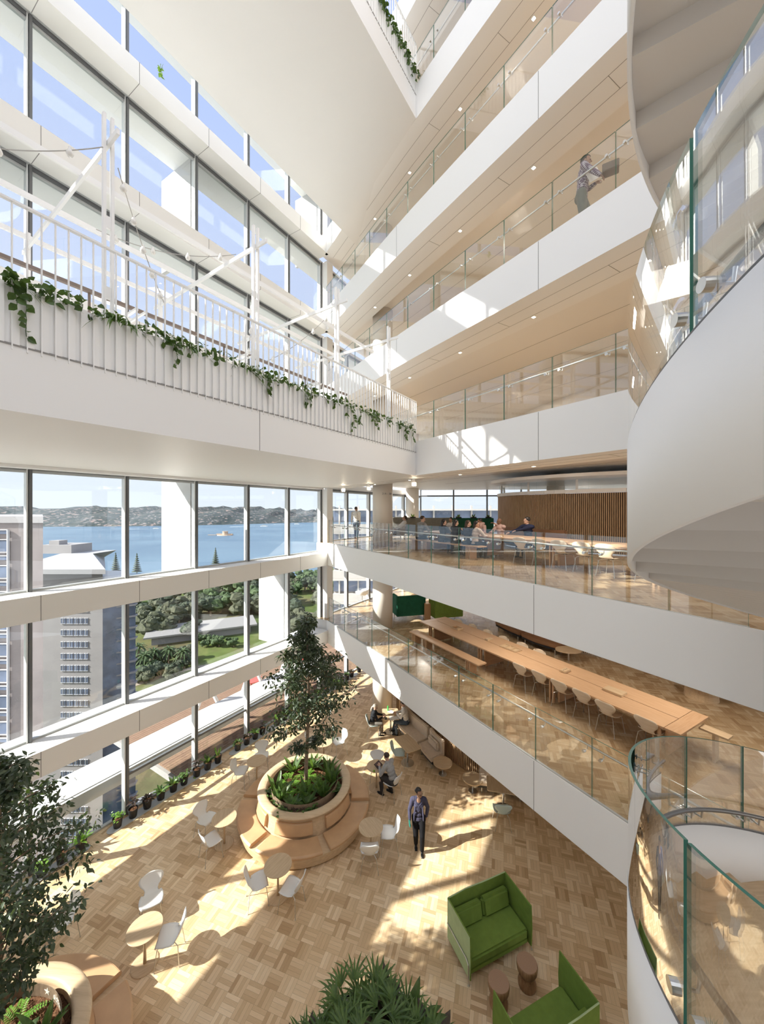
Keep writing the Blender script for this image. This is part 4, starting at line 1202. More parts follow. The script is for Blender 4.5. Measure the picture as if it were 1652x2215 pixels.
PL1, PL2 = (-2.34, 11.4), (-6.0, 5.5)
ring_planter(*PL1, 'round oak planter with a tan leather ring bench around the tall slender tree', radians(-2), ('Vantes  abe ait', -pi / 2 - .25, (.05, .04, .03)))
ring_planter(*PL2, 'round oak planter with tan leather seats cut off by the lower left corner', radians(-5), ('Seattle  \u2605', radians(62), (.75, .7, .6), 1))
# --- green high-backed sofas
def alcove(x, y, rz, lab):
    r = thing('high_back_sofa', lab, 'sofa', (x, y, 0), rz, 'green high-backed sofas')
    W, D = .76, .40
    MB().box((0, .02, .325), (W * 2 - .06, D * 2 - .06, .19)).build('seat', M['green'], r, bevel=.035)
    MB().box((0, .02, .185), (W * 2 - .08, D * 2 - .08, .09)).build('seat_base', M['green'], r, bevel=.01)
    for s in (-1, 1):
        MB().box((s * .36, .27, .57), (.70, .17, .36), rot=Matrix.Rotation(-.22, 3, 'X')).build('back_cushion', M['green'], r, bevel=.05)
        pm = MB()
        pts = [(-D, .12), (D, .12), (D, .95), (-D, .95), (-D - .02, .5)]
        for side, m in ((W - .012, 0), (W + .014, 1)):
            pm.add([(s * side, a, b) for a, b in pts], [tuple(range(5))], m if s < 0 else 0)
        n = 5
        b = len(pm.v) - 10
        pm.f += [(b + i, b + (i + 1) % 5, b + 5 + (i + 1) % 5, b + 5 + i) for i in range(5)]; pm.m += [0] * 5
        pm.build('side_panel', [M['green'], M['paleg']], r)
        ed = MB()
        q = [(s * W, -D - .0, .12), (s * W, -D - .02, .5), (s * W, -D, .95), (s * W, D, .95)]
        ed.tube(q, .012, 6); ed.build('piping', M['green'], r)
        MB().tube([(s * (W + .03), D - .02, .45), (s * (W + .03), -D + .10, .45), (s * (W + .03), -D + .03, .40), (s * (W + .03), -D + .02, .02)], .011, 8).tube([(s * (W + .03), -D + .02, .02), (s * (W + .03), -D + .02, 0)], .02, 8).build('leg', M['steel'], r)
    MB().box((0, D, .53), (W * 2, .03, .84)).build('back_panel', M['green'], r)
    MB().tube([(-W, D, .95), (-.3, D + .015, .965), (.2, D, .955), (W, D, .95)], .013, 6).build('back_piping', M['paleg'], r)
    MB().tube([(-W + .1, D - .05, .14), (-W + .1, D - .05, 0)], .015, 8).tube([(W - .1, D - .05, .14), (W - .1, D - .05, 0)], .015, 8).build('rear_leg', M['steel'], r)
alcove(2.26, 7.90, radians(22.4), 'bright green high-backed sofa with two back cushions, half in sunlight')
alcove(2.78, 6.36, radians(202.4), 'bright green high-backed sofa cut off by the bottom edge, back to the viewer')
def stool(x, y, lab, k):
    r = thing('timber_stool', lab, 'stool', (x, y, 0), k, 'turned timber stools')
    t = NT('end_grain_%d' % k); o = t.obj(); sp = t.n('VectorMath', operation='MULTIPLY'); sp.inputs[1].default_value = (1, 1, 0); t.l(o, sp.inputs[0])
    ln = t.n('VectorMath', operation='LENGTH'); t.l(sp.outputs[0], ln.inputs[0])
    rg = t.math('SINE', t.math('ADD', t.math('MULTIPLY', ln.outputs['Value'], 420.0), t.math('MULTIPLY', t.noise(9, 3, o), 9.0)))
    mt = t.bsdf(t.ramp(rg, [(0, (.36, .22, .14)), (1, (.50, .33, .22))]), .6, .2)
    side = wood('stool_side_%d' % k, (.22, .11, .05), (.42, .25, .13), .5, 1.2, 2)
    MB().lathe([(.15, 0), (.165, .02), (.17, .08), (.145, .17), (.128, .215), (.15, .245), (.185, .31), (.195, .38), (.195, .43), (.185, .445)], 32).build('body', side, r, smooth=True)
    MB().lathe([(.001, .4451), (.184, .4451), (.186, .448), (.001, .452)], 32).build('seat', mt, r)
stool(2.81, 7.26, 'turned solid-timber stool right of its twin, nearer the spiral stair', 1)
stool(2.17, 6.97, 'turned solid-timber stool left of its twin, below the sunlit green sofa', 2)
# --- long tables on the balconies
TDIR = Vector((.501, -.865)); TNRM = Vector((.865, .501))     # along the table towards the stair / away from the edge
def TP(s, w): q = Vector((1.60, 15.76)) + TDIR * s + TNRM * w; return q
def long_table(z, lab):
    o = TP(4.6, .68); rz = atan2(TDIR.y, TDIR.x)
    r = thing('long_table', lab, 'table', (o.x, o.y, z), rz, 'long communal tables')
    def bx(n, c, s, m=M['tableoak']): return MB().box(c, s).build(n, m, r)
    for w in (-.345, .345): bx('tabletop', (0, w, .72), (8.6, .67, .04), M['tableoak'])
    for e in (-1, 1): bx('breadboard_end', (e * 4.46, 0, .72), (.30, 1.36, .04), M['tableoaky'])
    for a in (-4.1, -1.3, 1.5, 4.1):
        for w in (-.52, .52):
            for d in (-.05, .05): MB().box((a + d, w, .35), (.045, .07, .70)).build('leg', M['tableoak'], r)
        bx('trestle_panel', (a + .16, 0, .36), (.05, .9, .62), M['cherry'])
    bx('cable_slot', (0, 0, .712), (8.55, .016, .03), M['steel'])
    bx('under_beam', (0, 0, .65), (8.2, .12, .1), M['cherry'])
    return r
long_table(ZB, 'long empty oak communal table on the lowest balcony')
long_table(ZC, 'long oak communal table where people are meeting behind the glass')
def long_bench(z, lab):
    o = TP(2.05, -.42); rz = atan2(TDIR.y, TDIR.x)
    r = thing('long_bench', lab, 'bench', (o.x, o.y, z), rz, 'long oak benches')
    MB().box((0, 0, .43), (3.9, .38, .04)).build('seat', M['tableoak'], r)
    for a in (-1.75, -1.0, 1.4):
        for d in (-.045, .045): MB().box((a + d, -.13, .205), (.04, .05, .41)).build('leg', M['tableoak'], r)
        MB().box((a + .12, 0, .205), (.04, .3, .41)).build('trestle_panel', M['tableoak'], r)
long_bench(ZB, 'long empty oak bench beside the empty communal table')
long_bench(ZC, 'long oak bench with people sitting on it at the meeting table')
def row(z, pts, d, lab, grp):
    for i, (x, y) in enumerate(pts): chair('ply', x, y, z, d, lab % ORD[i], grp)
near = []
for px, py in ((1124, 1448), (1166, 1465), (1209, 1485), (1258, 1507), (1309, 1532.6), (1397, 1568)):
    v = at(px, py, ZB + .62); near.append((v.x + .2 * TNRM.x, v.y + .2 * TNRM.y))
row(ZB, near, TNRM, 'plywood shell chair on the near side of the empty table, %s from the bench', 'near-side plywood chairs at the empty table')
far = []
for px, py in ((990, 1341), (1021, 1352), (1053, 1364), (1088, 1378), (1128, 1392), (1165, 1407)):
    v = at(px, py, ZB + .79); far.append((v.x - .2 * TNRM.x, v.y - .2 * TNRM.y))
row(ZB, far, -TNRM, 'plywood shell chair on the far side of the empty table, %s from the column', 'far-side plywood chairs at the empty table')
row(ZC, near[:6], TNRM, 'plywood shell chair behind the balustrade at the meeting table, %s from the bench', 'plywood chairs at the meeting table')
# trays and blocks on the empty table
def tray(px, py, w, l, cells, lab):
    v = at(px, py, ZB + .75); r = thing('timber_tray', lab, 'tray', (v.x, v.y, ZB + .74), atan2(TDIR.y, TDIR.x) + .05, 'timber trays on the empty table')
    MB().box((0, 0, .009), (l, w, .018)).build('bottom', M['oaky'], r)
    for s in (-1, 1): MB().box((0, s * (w / 2 - .01), .034), (l, .02, .032)).build('rim', M['oak'], r)
    for i in range(cells + 1): MB().box((-l / 2 + .01 + (l - .02) * i / cells, 0, .034), (.02, w - .04, .032)).build('divider' if 0 < i < cells else 'rim_end', M['oak'], r)
tray(988, 1359, .30, .40, 1, 'square timber tray with a bowl on the far end of the empty table')
tray(1104, 1403, .34, .66, 3, 'compartmented timber tray in the middle of the empty table')
v = at(985, 1357, ZB + .78); tag(MB().lathe([(.03, 0), (.09, .045), (.085, .05), (.02, .012)], 20, (0, 0, 0)).build('timber_bowl', M['cherry'], loc=(v.x, v.y, ZB + .758)), 'small round timber bowl sitting in the square tray', 'bowl')
def block(px, py, w, l, holes, lab):
    v = at(px, py, ZB + .76); r = thing('timber_block', lab, 'desk organiser', (v.x, v.y, ZB + .74), atan2(TDIR.y, TDIR.x) + .04, 'timber blocks on the empty table')
    MB().box((0, 0, .03), (l, w, .055)).build('body', M['oak'], r, bevel=.004)
    if holes:
        for i in (-1, 0, 1): MB().lathe([(.001, 0), (.014, 0), (.014, .003), (.001, .003)], 10, (0, i * w * .25, .057)).build('hole', M['black'], r)
block(1057, 1383, .26, .14, 0, 'narrow timber block between the two trays on the empty table')
block(1222, 1451, .30, .16, 1, 'timber block with three dark holes on the empty table')
block(1329, 1496, .30, .46, 0, 'large flat timber box on the stair end of the empty table')
# shelf end visible beyond the table
tag(MB().box((0, 0, 0), (.5, .26, .04)).build('table_end_shelf', M['oak'], loc=(*TP(9.45, 1.0), ZB + .62)), 'small oak ledge poking out beyond the stair end of the empty table', 'shelf')
bpy.data.objects['table_end_shelf'].rotation_euler = (0, 0, atan2(TDIR.y, TDIR.x))
tag(MB().box((0, 0, -.32), (.05, .2, .6)).build('shelf_support', M['oak'], bpy.data.objects['table_end_shelf']), None)
# brown leather benches along the slatted walls
for z, a, b in ((ZB, 'brown leather curved bench by the slatted wall, end with the pale wooden tip', 'brown leather curved bench by the slatted wall, section nearer the column'),
                (ZC, 'brown leather curved bench behind the man in the navy jacket', 'brown leather curved bench left of the navy-jacketed man')):
    sofa([(5.65, 15.25), (5.95, 14.5), (6.5, 13.8)], [(6.15, 15.45), (6.45, 14.75), (6.95, 14.1)], a, 'brown leather curved benches', M['leatherd'], z, cushion=False)
    sofa([(5.1, 16.9), (5.3, 16.1), (5.62, 15.32)], [(5.6, 17.0), (5.8, 16.3), (6.12, 15.52)], b, 'brown leather curved benches', M['leatherd'], z, cushion=False)
v = at(1285, 1397, ZB + .42); tag(MB().prism([Vector((cos(a) * .45, sin(a) * .32)) for a in [i * pi / 12 for i in range(24)]], ZB + .36, ZB + .41).build('oak_side_top', M['oak'], loc=(6.72, 13.5, 0)), 'oval oak side top at the end of the brown bench', 'side table')
tag(MB().tube([(0, 0, ZB), (0, 0, ZB + .36)], .03, 8).build('stem', M['steel'], bpy.data.objects['oak_side_top']), None)
v = at(1500, 1478, ZB + .45)
r = thing('round_low_table', 'large pale round low table half hidden by the balcony fascia at right', 'table', (v.x + .3, v.y + .1, ZB))
MB().lathe([(.001, .42), (.62, .42), (.62, .45), (.001, .45)], 36).build('tabletop', M['oak'], r); MB().lathe([(.4, 0), (.36, .42)], 24).build('base', M['oak'], r)
# green booths and white swivel chair by the column, lowest balcony
def booth(x, y, z, w, d, rz, lab, mat, mat2=None, h=1.2):
    r = thing('booth_sofa', lab, 'sofa', (x, y, z), rz, 'upholstered booths')
    MB().box((0, d / 2 - .05, h / 2 + .1), (w, .1, h - .2)).build('back_panel', mat, r, bevel=.02)
    for s in (-1, 1): MB().box((s * (w / 2 - .05), -.02, h / 2 + .1), (.1, d - .16, h - .2)).build('side_panel', mat2 or mat, r, bevel=.02)
    MB().box((0, -.06, .34), (w - .22, d - .22, .2)).build('seat', mat, r, bevel=.03)
    for s in (-1, 1):
        MB().tube([(s * (w / 2 - .08), -d / 2 + .1, 0), (s * (w / 2 - .08), -d / 2 + .1, .2)], .018, 8).build('leg', M['steel'], r)
    return r
x, y = P2(882, 1312, ZB); booth(1.35, 18.9, ZB, 1.5, .85, radians(-165), 'dark green upholstered booth just right of the round column', M['dgreen'])
booth(3.15, 18.6, ZB, 1.5, .85, radians(-165), 'mid green upholstered booth right of the dark green one, under the balcony', M['green'])
tag(MB().box((0, 0, .4), (.3, .7, .8)).build('oak_divider', M['cherry'], loc=(2.25, 18.8, ZB)), 'red oak divider cabinet between the two green booths', 'cabinet')
def swivel(x, y, z, rz, lab, mat):
    r = thing('swivel_armchair', lab, 'armchair', (x, y, z), rz)
    mb = MB(); vs = []; n = 16
    for i, (rr, zz) in enumerate(((.05, .40), (.27, .40), (.36, .47), (.40, .60), (.41, .72))):
        for k in range(n + 1):
            a = radians(-40 + 260 * k / n) if i > 1 else radians(-90 + 360 * k / n)
            vs.append((rr * cos(a), -rr * sin(a), zz - (.14 * max(0, -sin(a)) if i > 2 else 0)))
    mb.add(vs, [(i * (n + 1) + k, i * (n + 1) + k + 1, (i + 1) * (n + 1) + k + 1, (i + 1) * (n + 1) + k) for i in range(4) for k in range(n)])
    o = mb.build('seat_shell', mat, r, smooth=True); sm = o.modifiers.new('thick', 'SOLIDIFY'); sm.thickness = .05
    MB().tube([(0, 0, .02), (0, 0, .39)], .025, 10).build('post', M['steel'], r)
    mb = MB()
    for k in range(4): mb.bar((0, 0, .03), (.3 * cos(k * pi / 2), .3 * sin(k * pi / 2), .015), .05, .025)
    mb.build('star_base', M['steel'], r)
x, y = P2(783, 1301, ZB); swivel(x, y, ZB, 1.0, 'white swivel armchair by the window left of the round column', M['shell'])
swivel(.92, 18.6, ZC, 1.4, 'grey lounge chair under the reclining man behind the glass', M['greyfab'])
# booths at the meeting level
booth(2.2, 21.2, ZC, 3.2, 1.0, radians(180), 'long grey upholstered booth behind the meeting table', M['greyfab'])
booth(4.9, 20.6, ZC, 2.2, 1.0, radians(180), 'dark green upholstered booth left of the slatted wall on the meeting floor', M['dgreen'])
booth(1.0, 23.6, ZC, 2.2, 1.0, radians(180), 'grey upholstered booth beside the reclining man', M['greyfab'])
# things on the meeting table
v = TP(1.9, .6); tag(MB().lathe([(.03, 0), (.032, .12), (.015, .16), (.015, .19), (.001, .19)], 12).build('juice_bottle', plain('orange_juice', (.75, .38, .03), .3), loc=(v.x, v.y, ZC + .742)), 'orange juice bottle on the meeting table before the leaning man in pink', 'bottle')
wht = plain('paper_white', (.80, .79, .76), .8, .1)
def paper(x, y, z, rz, lab, w=.21, l=.30):
    mb = MB(); n = 5; vs = [(-w / 2 + w * i / n, -l / 2 + l * j / n, .002 + .012 * sin(i * 1.7 + j) * (i in (0, n) or j in (0, n))) for i in range(n + 1) for j in range(n + 1)]
    vs += [(a, b, c - .002) for a, b, c in vs]
    m = n + 1; fs = [(i * m + j, i * m + j + 1, (i + 1) * m + j + 1, (i + 1) * m + j) for i in range(n) for j in range(n)]
    fs += [tuple(36 + k for k in f[::-1]) for f in fs]
    o = mb.add(vs, fs).build('paper_sheet', wht, loc=(x, y, z)); o.rotation_euler = (0, 0, rz)
    tag(o, lab, 'paper')
for s, w, l in ((3.0, .45, 'crumpled paper on the meeting table between the two men in pink shirts'), (3.9, .4, 'paper on the meeting table in front of the man in navy'), (1.2, .4, 'paper on the meeting table beside the man in grey')):
    v = TP(s, w); paper(v.x, v.y, ZC + .742, s, l)
paper(.50, 15.30, .733, .3, 'open newspaper on the table of the two people in conversation', .42, .3)
paper(.40, 15.75, .733, -.5, 'folded paper in front of the seated man in the white shirt', .3, .2)
tag(MB().lathe([(.03, 0), (.033, .02), (.03, .11), (.035, .14), (.014, .18), (.013, .21), (.001, .212)], 12).build('green_bottle', plain('green_plastic', (.05, .55, .10), .25), loc=(.25, 15.88, .733)), 'bright green drink bottle on the conversation table', 'bottle')
tag(MB().box((0, 0, .005), (.08, .16, .01)).build('mobile_phone', M['black'], loc=(.16, 15.25, .733)), 'black phone on the table in front of the grey-blonde woman', 'phone')
# ================================================================== PLANTS
UPV = Vector((0, 0, 1))
def rdir(r, e0=-.2, e1=.9):
    a = r.uniform(0, 2 * pi); e = r.uniform(e0, e1); return Vector((cos(a) * cos(e), sin(a) * cos(e), sin(e)))
# --- slender trees with airy clustered foliage
def tree(x, y, z, H, lab, seed, levels, nleaf, lw=.052, ll=.115, lean=0):
    r = random.Random(seed); root = thing('indoor_tree', lab, 'tree', (x, y, z))
    tr = MB(); pts = []; n = 14
    for i in range(n + 1):
        t = i / n; pts.append(Vector((.05 * sin(t * 5 + seed) + lean * t, .05 * cos(t * 4), H * t)))
    tr.tube(pts, [.055 * (1 - .85 * i / n) + .006 for i in range(n + 1)], 8)
    tips = []
    for hz, rad, nb in levels:
        a0 = r.uniform(0, 6)
        for k in range(nb):
            a = a0 + 2 * pi * k / nb + r.uniform(-.5, .5); L = rad * r.uniform(.65, 1.08)
            t = min(1, hz / H); i = t * n; b = pts[int(i)].lerp(pts[min(n, int(i) + 1)], i - int(i))
            e = b + Vector((cos(a) * L, sin(a) * L, L * r.uniform(.12, .45)))
            m = b.lerp(e, .5) + Vector((0, 0, .1 * L))
            tr.tube([b, m, e], [.016, .011, .005], 5)
            for t2 in (.45, .65, .82, 1.0):
                q = b.lerp(e, t2) + Vector((0, 0, .1 * L * 4 * t2 * (1 - t2) * .5))
                tips.append((q, .10 + .16 * min(1, rad)))
                if r.random() < .75:
                    s = q + Vector((r.uniform(-1, 1), r.uniform(-1, 1), r.uniform(-.4, .7))) * .28 * min(1, rad)
                    tr.tube([q, s], [.006, .003], 4); tips.append((s, .10 + .14 * min(1, rad)))
    tips.append((pts[-1], .12)); tips.append((pts[-2], .16))
    tr.build('trunk', M['bark'], root, smooth=True)
    lf = MB(); per = max(1, int(nleaf / len(tips)))
    for q, s in tips:
        for _ in range(per):
            o = Vector((r.gauss(0, .44), r.gauss(0, .44), r.gauss(0, .36))) * s
            d = rdir(r, -.95, .5); d = (d + o.normalized() * .6 + Vector((0, 0, -.25))).normalized()
            lf.leaf(q + o, d, rdir(r, .3, 1.4), ll * r.uniform(.7, 1.25), lw * r.uniform(.8, 1.2), .15, 0, 3, .12)
    lf.build('foliage', M['leafd'], root)
    return root
tree(-2.30, 11.5, .80, 5.15, 'tall slender tree with small dark leaves growing from the central ring planter', 5,
     [(1.15, .45, 2), (1.75, .95, 4), (2.15, 1.12, 5), (2.7, 1.1, 5), (3.2, .95, 5), (3.6, .85, 4), (4.05, .62, 4), (4.5, .42, 3), (4.9, .3, 3)], 6200, .060, .125)
tree(-5.95, 5.75, .80, 4.55, 'dark-leaved tree cut off by the left edge, growing from the lower left planter', 11,
     [(.9, .5, 3), (1.3, .75, 5), (1.7, .95, 5), (2.1, 1.0, 5), (2.5, .95, 5), (2.9, .9, 5), (3.3, .8, 5), (3.7, .62, 4), (4.1, .45, 4), (4.4, .32, 3)], 6200, .05, .11, .12)
# --- underplanting
def strap(mb, c, n, L, w, r, e0, e1, droop, m=0):
    for k in range(n):
        a = 2 * pi * k / n + r.uniform(-.4, .4); e = r.uniform(e0, e1)
        d = Vector((cos(a) * cos(e), sin(a) * cos(e), sin(e)))
        mb.leaf(Vector(c) + Vector((cos(a), sin(a), 0)) * .02, d, UPV if e < 1.2 else Vector((cos(a + 1.5), sin(a + 1.5), .2)), L * r.uniform(.7, 1.15), w * r.uniform(.8, 1.2), droop * r.uniform(.5, 1.3), m, 5, .15)
def understorey(px_root, spots, seed, labs):
    r = random.Random(seed)
    for (dx, dy, kind), lab in zip(spots, labs):
        root = None; mb = MB(); z = .80
        if kind == 'aspid': strap(mb, (0, 0, 0), 11, .66, .13, r, .7, 1.35, .22); nm_ = 'cast_iron_plant'; m = M['leafm']
        elif kind == 'broad': strap(mb, (0, 0, 0), 11, .46, .16, r, .4, 1.1, .35); nm_ = 'broad_leaf_plant'; m = M['leafm']
        elif kind == 'fern':
            for k in range(12):
                a = 2 * pi * k / 12 + r.uniform(-.2, .2); e = r.uniform(.4, 1.1); d = Vector((cos(a) * cos(e), sin(a) * cos(e), sin(e)))
                for t in range(3, 11):
                    p = d * (.045 * t) + Vector((0, 0, -.0022 * t * t)); s = d.cross(UPV).normalized()
                    for q in (-1, 1): mb.leaf(p, s * q + d * .5, UPV, .11 * (1 - t / 16), .03, .2, 0, 3)
            nm_ = 'fern'; m = M['leafl']
        else:
            for k in range(34): mb.leaf((r.gauss(0, .09), r.gauss(0, .09), r.uniform(0, .14)), rdir(r, 0, .9), UPV, .13, .09, .3, 0, 3)
            nm_ = 'ground_cover_plant'; m = M['leafm']
        tag(mb.build(nm_, m, loc=(px_root[0] + dx, px_root[1] + dy, z)), lab, 'plant', 'underplanting of the ring planters')
sp1 = [(-.78, -.30, 'aspid'), (-.62, -.62, 'aspid'), (-.2, -.78, 'broad'), (.22, -.72, 'broad'), (.12, -.45, 'aspid'), (.62, -.40, 'aspid'), (.78, .12, 'aspid'), (.62, .55, 'aspid'), (-.3, -.2, 'fern'), (.25, .1, 'fern'),
       (-.05, .35, 'fern'), (-.55, .15, 'fern'), (-.5, .6, 'aspid'), (.1, .78, 'aspid'), (-.45, -1.02, 'low'), (.35, -1.0, 'low'), (-1.03, -.35, 'low'), (1.02, -.2, 'low'), (.45, -.1, 'fern'), (-.15, -.45, 'fern')]
lb1 = ['glossy strap-leaved plant at the left rim of the central planter', 'glossy strap-leaved plant at the front left of the central planter', 'broad-leaved plant at the front of the central planter above the lettering',
       'broad-leaved plant at the front right of the central planter', 'strap-leaved plant just in front of the central tree trunk', 'strap-leaved plant at the right of the central planter', 'strap-leaved plant at the far right rim of the central planter',
       'tall strap-leaved plant behind right of the central tree trunk', 'bright feathery fern left of the central tree trunk', 'bright feathery fern right of the central tree trunk', 'bright feathery fern directly behind the central tree trunk',
       'bright feathery fern near the left rim of the central planter', 'tall strap-leaved plant behind left of the central tree trunk', 'strap-leaved plant at the back rim of the central planter', 'low variegated plant outside the bronze band, front left',
       'low leafy plant outside the bronze band, front right', 'low leafy plant outside the bronze band, far left', 'low leafy plant outside the bronze band, far right', 'small fern at the right inside the bronze band', 'small fern in front of the trunk inside the bronze band']
understorey(PL1, sp1, 3, lb1)
sp2 = [(.30, .35, 'broad'), (.55, .05, 'fern'), (.62, .42, 'aspid'), (.3, -.1, 'aspid'), (1.02, .15, 'low'), (.7, -.35, 'broad'), (.05, .6, 'fern')]
lb2 = ['broad-leaved plant by the dark trunk in the lower left planter', 'light green fern in the lower left planter', 'tall strap-leaved plant inside the lettered band of the lower left planter', 'strap-leaved plant at the very bottom of the lower left planter',
       'low leafy plant outside the band of the lower left planter', 'broad-leaved plant at the bottom edge of the lower left planter', 'fern behind the trunk of the lower left planter']
understorey(PL2, sp2, 8, lb2)
# --- big oval planter at the bottom edge
bp = (-.1, 5.2)
r0 = thing('oval_planter', 'large white-rimmed oval planter with black inside at the bottom edge', 'planter', (*bp, 0))
MB().lathe([(1.05, 0), (1.24, .5), (1.30, .93), (1.30, .95), (1.275, .95), (1.25, .80)], 56, caps=False).build('shell', M['white'], r0, smooth=True)
MB().lathe([(1.274, .951), (1.25, .78), (1.22, .40), (.001, .40)], 56, caps=False).build('liner', M['black'], r0)
MB().lathe([(1.21, .70), (.001, .76)], 40, caps=False).build('soil', M['soil'], r0)
r = random.Random(17)
def lady_palm(x, y, H, lab, n=16):
    mb = MB(); st = MB(); H *= .82
    for k in range(n):
        a = 2 * pi * k / n + r.uniform(-.4, .4); e = r.uniform(.55, 1.4); L = H * r.uniform(.35, .85)
        tip = Vector((cos(a) * cos(e), sin(a) * cos(e), sin(e))) * L
        st.tube([(0, 0, 0), tip * .5 + Vector((0, 0, .06)), tip], .006, 5)
        f = Vector((cos(a) * .8, sin(a) * .8, .35)).normalized(); s = f.cross(UPV).normalized()
        for q in range(8):
            b = (q - 3.5) / 3.5 * 1.15
            mb.leaf(tip, f * cos(b) + s * sin(b) + Vector((0, 0, .45)), UPV, r.uniform(.34, .52), .036, .42, 0, 5, .2)
    H *= 1; root = thing('lady_palm', lab, 'plant', (bp[0] + x * .95, bp[1] + y * .95 + .1, .66), group='palms in the oval planter')
    mb.build('fronds', M['leafm'], root); st.build('stems', M['leafi'], root)
for i, (x, y, h) in enumerate(((-.62, .15, 1.15), (-.42, .62, 1.3), (.0, .1, 1.35), (.30, .55, 1.2), (-.92, -.1, 1.0), (.42, -.1, 1.15), (-.05, .85, 1.15), (.70, .25, 1.0), (-.40, -.35, 1.15), (.1, -.45, 1.1))):
    lady_palm(x, y, h, 'lady palm with fingered fronds in the bottom oval planter, %s counted from its left side' % ORD[[4, 0, 8, 1, 6, 2, 9, 3, 5, 7].index(i)])
def big_leaf(x, y, lab, m, L=.45, w=.2, n=9, up=(.4, 1.2), cat='calathea'):
    mb = MB(); n = int(n * 1.8); L *= 1.1
    for k in range(n):
        a = 2 * pi * k / n + r.uniform(-.4, .4); e = r.uniform(*up); d = Vector((cos(a) * cos(e), sin(a) * cos(e), sin(e)))
        b = d * r.uniform(.1, .38); mb.leaf(b, (d + Vector((cos(a), sin(a), 0)) * .3).normalized(), UPV, L * r.uniform(.8, 1.2), w, .25, 0, 5, .12)
        mb.tube([(0, 0, 0), b], .006, 4)
    tag(mb.build(cat, m, loc=(bp[0] + x * .93, bp[1] + y, .72)), lab, 'plant', 'dark foliage plants in the oval planter')
big_leaf(-1.02, .25, 'dark blue-green rubbery plant at the upper left rim of the bottom oval planter', M['leafp'], .48, .2)
big_leaf(-1.05, -.15, 'dark rounded-leaf plant at the left rim of the bottom oval planter', M['leafp'], .34, .22)
big_leaf(.55, .75, 'dark patterned plant with upright leaves at the back of the bottom oval planter', M['leafi'], .5, .16, 8, (.8, 1.4))
big_leaf(.92, .45, 'plum-stemmed dark plant at the right rim of the bottom oval planter', M['leafp'], .42, .17, 11)
big_leaf(.22, .95, 'purple-tinged plant at the centre back of the bottom oval planter', M['leafp'], .42, .13, 8, (.9, 1.4))
big_leaf(.85, -.15, 'feather-patterned plant in the lower right of the bottom oval planter', M['leafi'], .36, .15, 11)
big_leaf(1.05, -.4, 'bushy small-leaved plant at the lower right rim of the bottom oval planter', M['leafm'], .2, .12, 16)
# --- row of nursery pots on grey trays along the windows
def fdir(): return FE
tray_m = plain('tray_grey', (.50, .515, .53), .5, .3)
def wtray(p0, p1, lab):
    a = Vector(P2(*p0, .02)); b = Vector(P2(*p1, .02)); s0 = (a - FG).dot(FE); s1 = (b - FG).dot(FE); d = .36; h = .155; c = []
    for k in range(9): q = radians(-90 + 22.5 * k); c.append(fac(s1 - h + h * cos(q), d + h * sin(q), 0).to_2d())
    for k in range(9): q = radians(90 + 22.5 * k); c.append(fac(s0 + h + h * cos(q), d + h * sin(q), 0).to_2d())
    o = c[0]
    mb = MB().prism([p - o for p in c], 0, .018)
    tag(mb.build('window_plant_tray', tray_m, loc=(o.x, o.y, 0), bevel=.004), lab, 'tray', 'grey window trays')
wtray((20, 1935), (201, 1832), 'grey rounded floor tray under the pots nearest the lower left tree')
wtray((237, 1808), (491, 1651), 'grey rounded floor tray under the long row of pots left of the cafe tables')
wtray((504, 1636), (676, 1532), 'grey rounded floor tray behind the leaning foliage of the central tree')
wtray((684, 1527), (790, 1460), 'grey rounded floor tray furthest away, by the balcony edge')
pots = [(93, 1895, 'pothos'), (137, 1868, 'rubber'), (178, 1842, 'dracaena'), (258, 1791, 'herb'), (291, 1769, 'rubberd'), (322, 1749, 'prayer'), (351, 1730, 'broad'), (379, 1713, 'broad'), (405, 1700, 'pothos'), (430, 1681, 'rubber'), (454, 1666, 'dracaena'),
        (477, 1652, 'snake'), (519, 1624, 'prayer'), (537.5, 1611, 'prayer'), (556, 1599, 'broad'), (573, 1589.5, 'rubber'), (603, 1569, 'herb'), (621, 1558, 'broad'), (635, 1549, 'rubber'), (696, 1513, 'herb'), (711.6, 1501, 'rubberd'), (723, 1492, 'dracaena'),
        (735, 1484.5, 'broad'), (745.5, 1478, 'prayer'), (756, 1471.5, 'prayer'), (765.5, 1465, 'prayer'), (783, 1455, 'prayer')]
kd = {'pothos': 'trailing light green pothos', 'rubber': 'bronze-leaved rubber plant', 'rubberd': 'very dark rubber plant', 'dracaena': 'striped strap-leaved dracaena', 'herb': 'bushy small-leaved plant', 'prayer': 'dark low prayer plant', 'broad': 'glossy broad-leaved green plant', 'snake': 'upright stiff-leaved snake plant'}
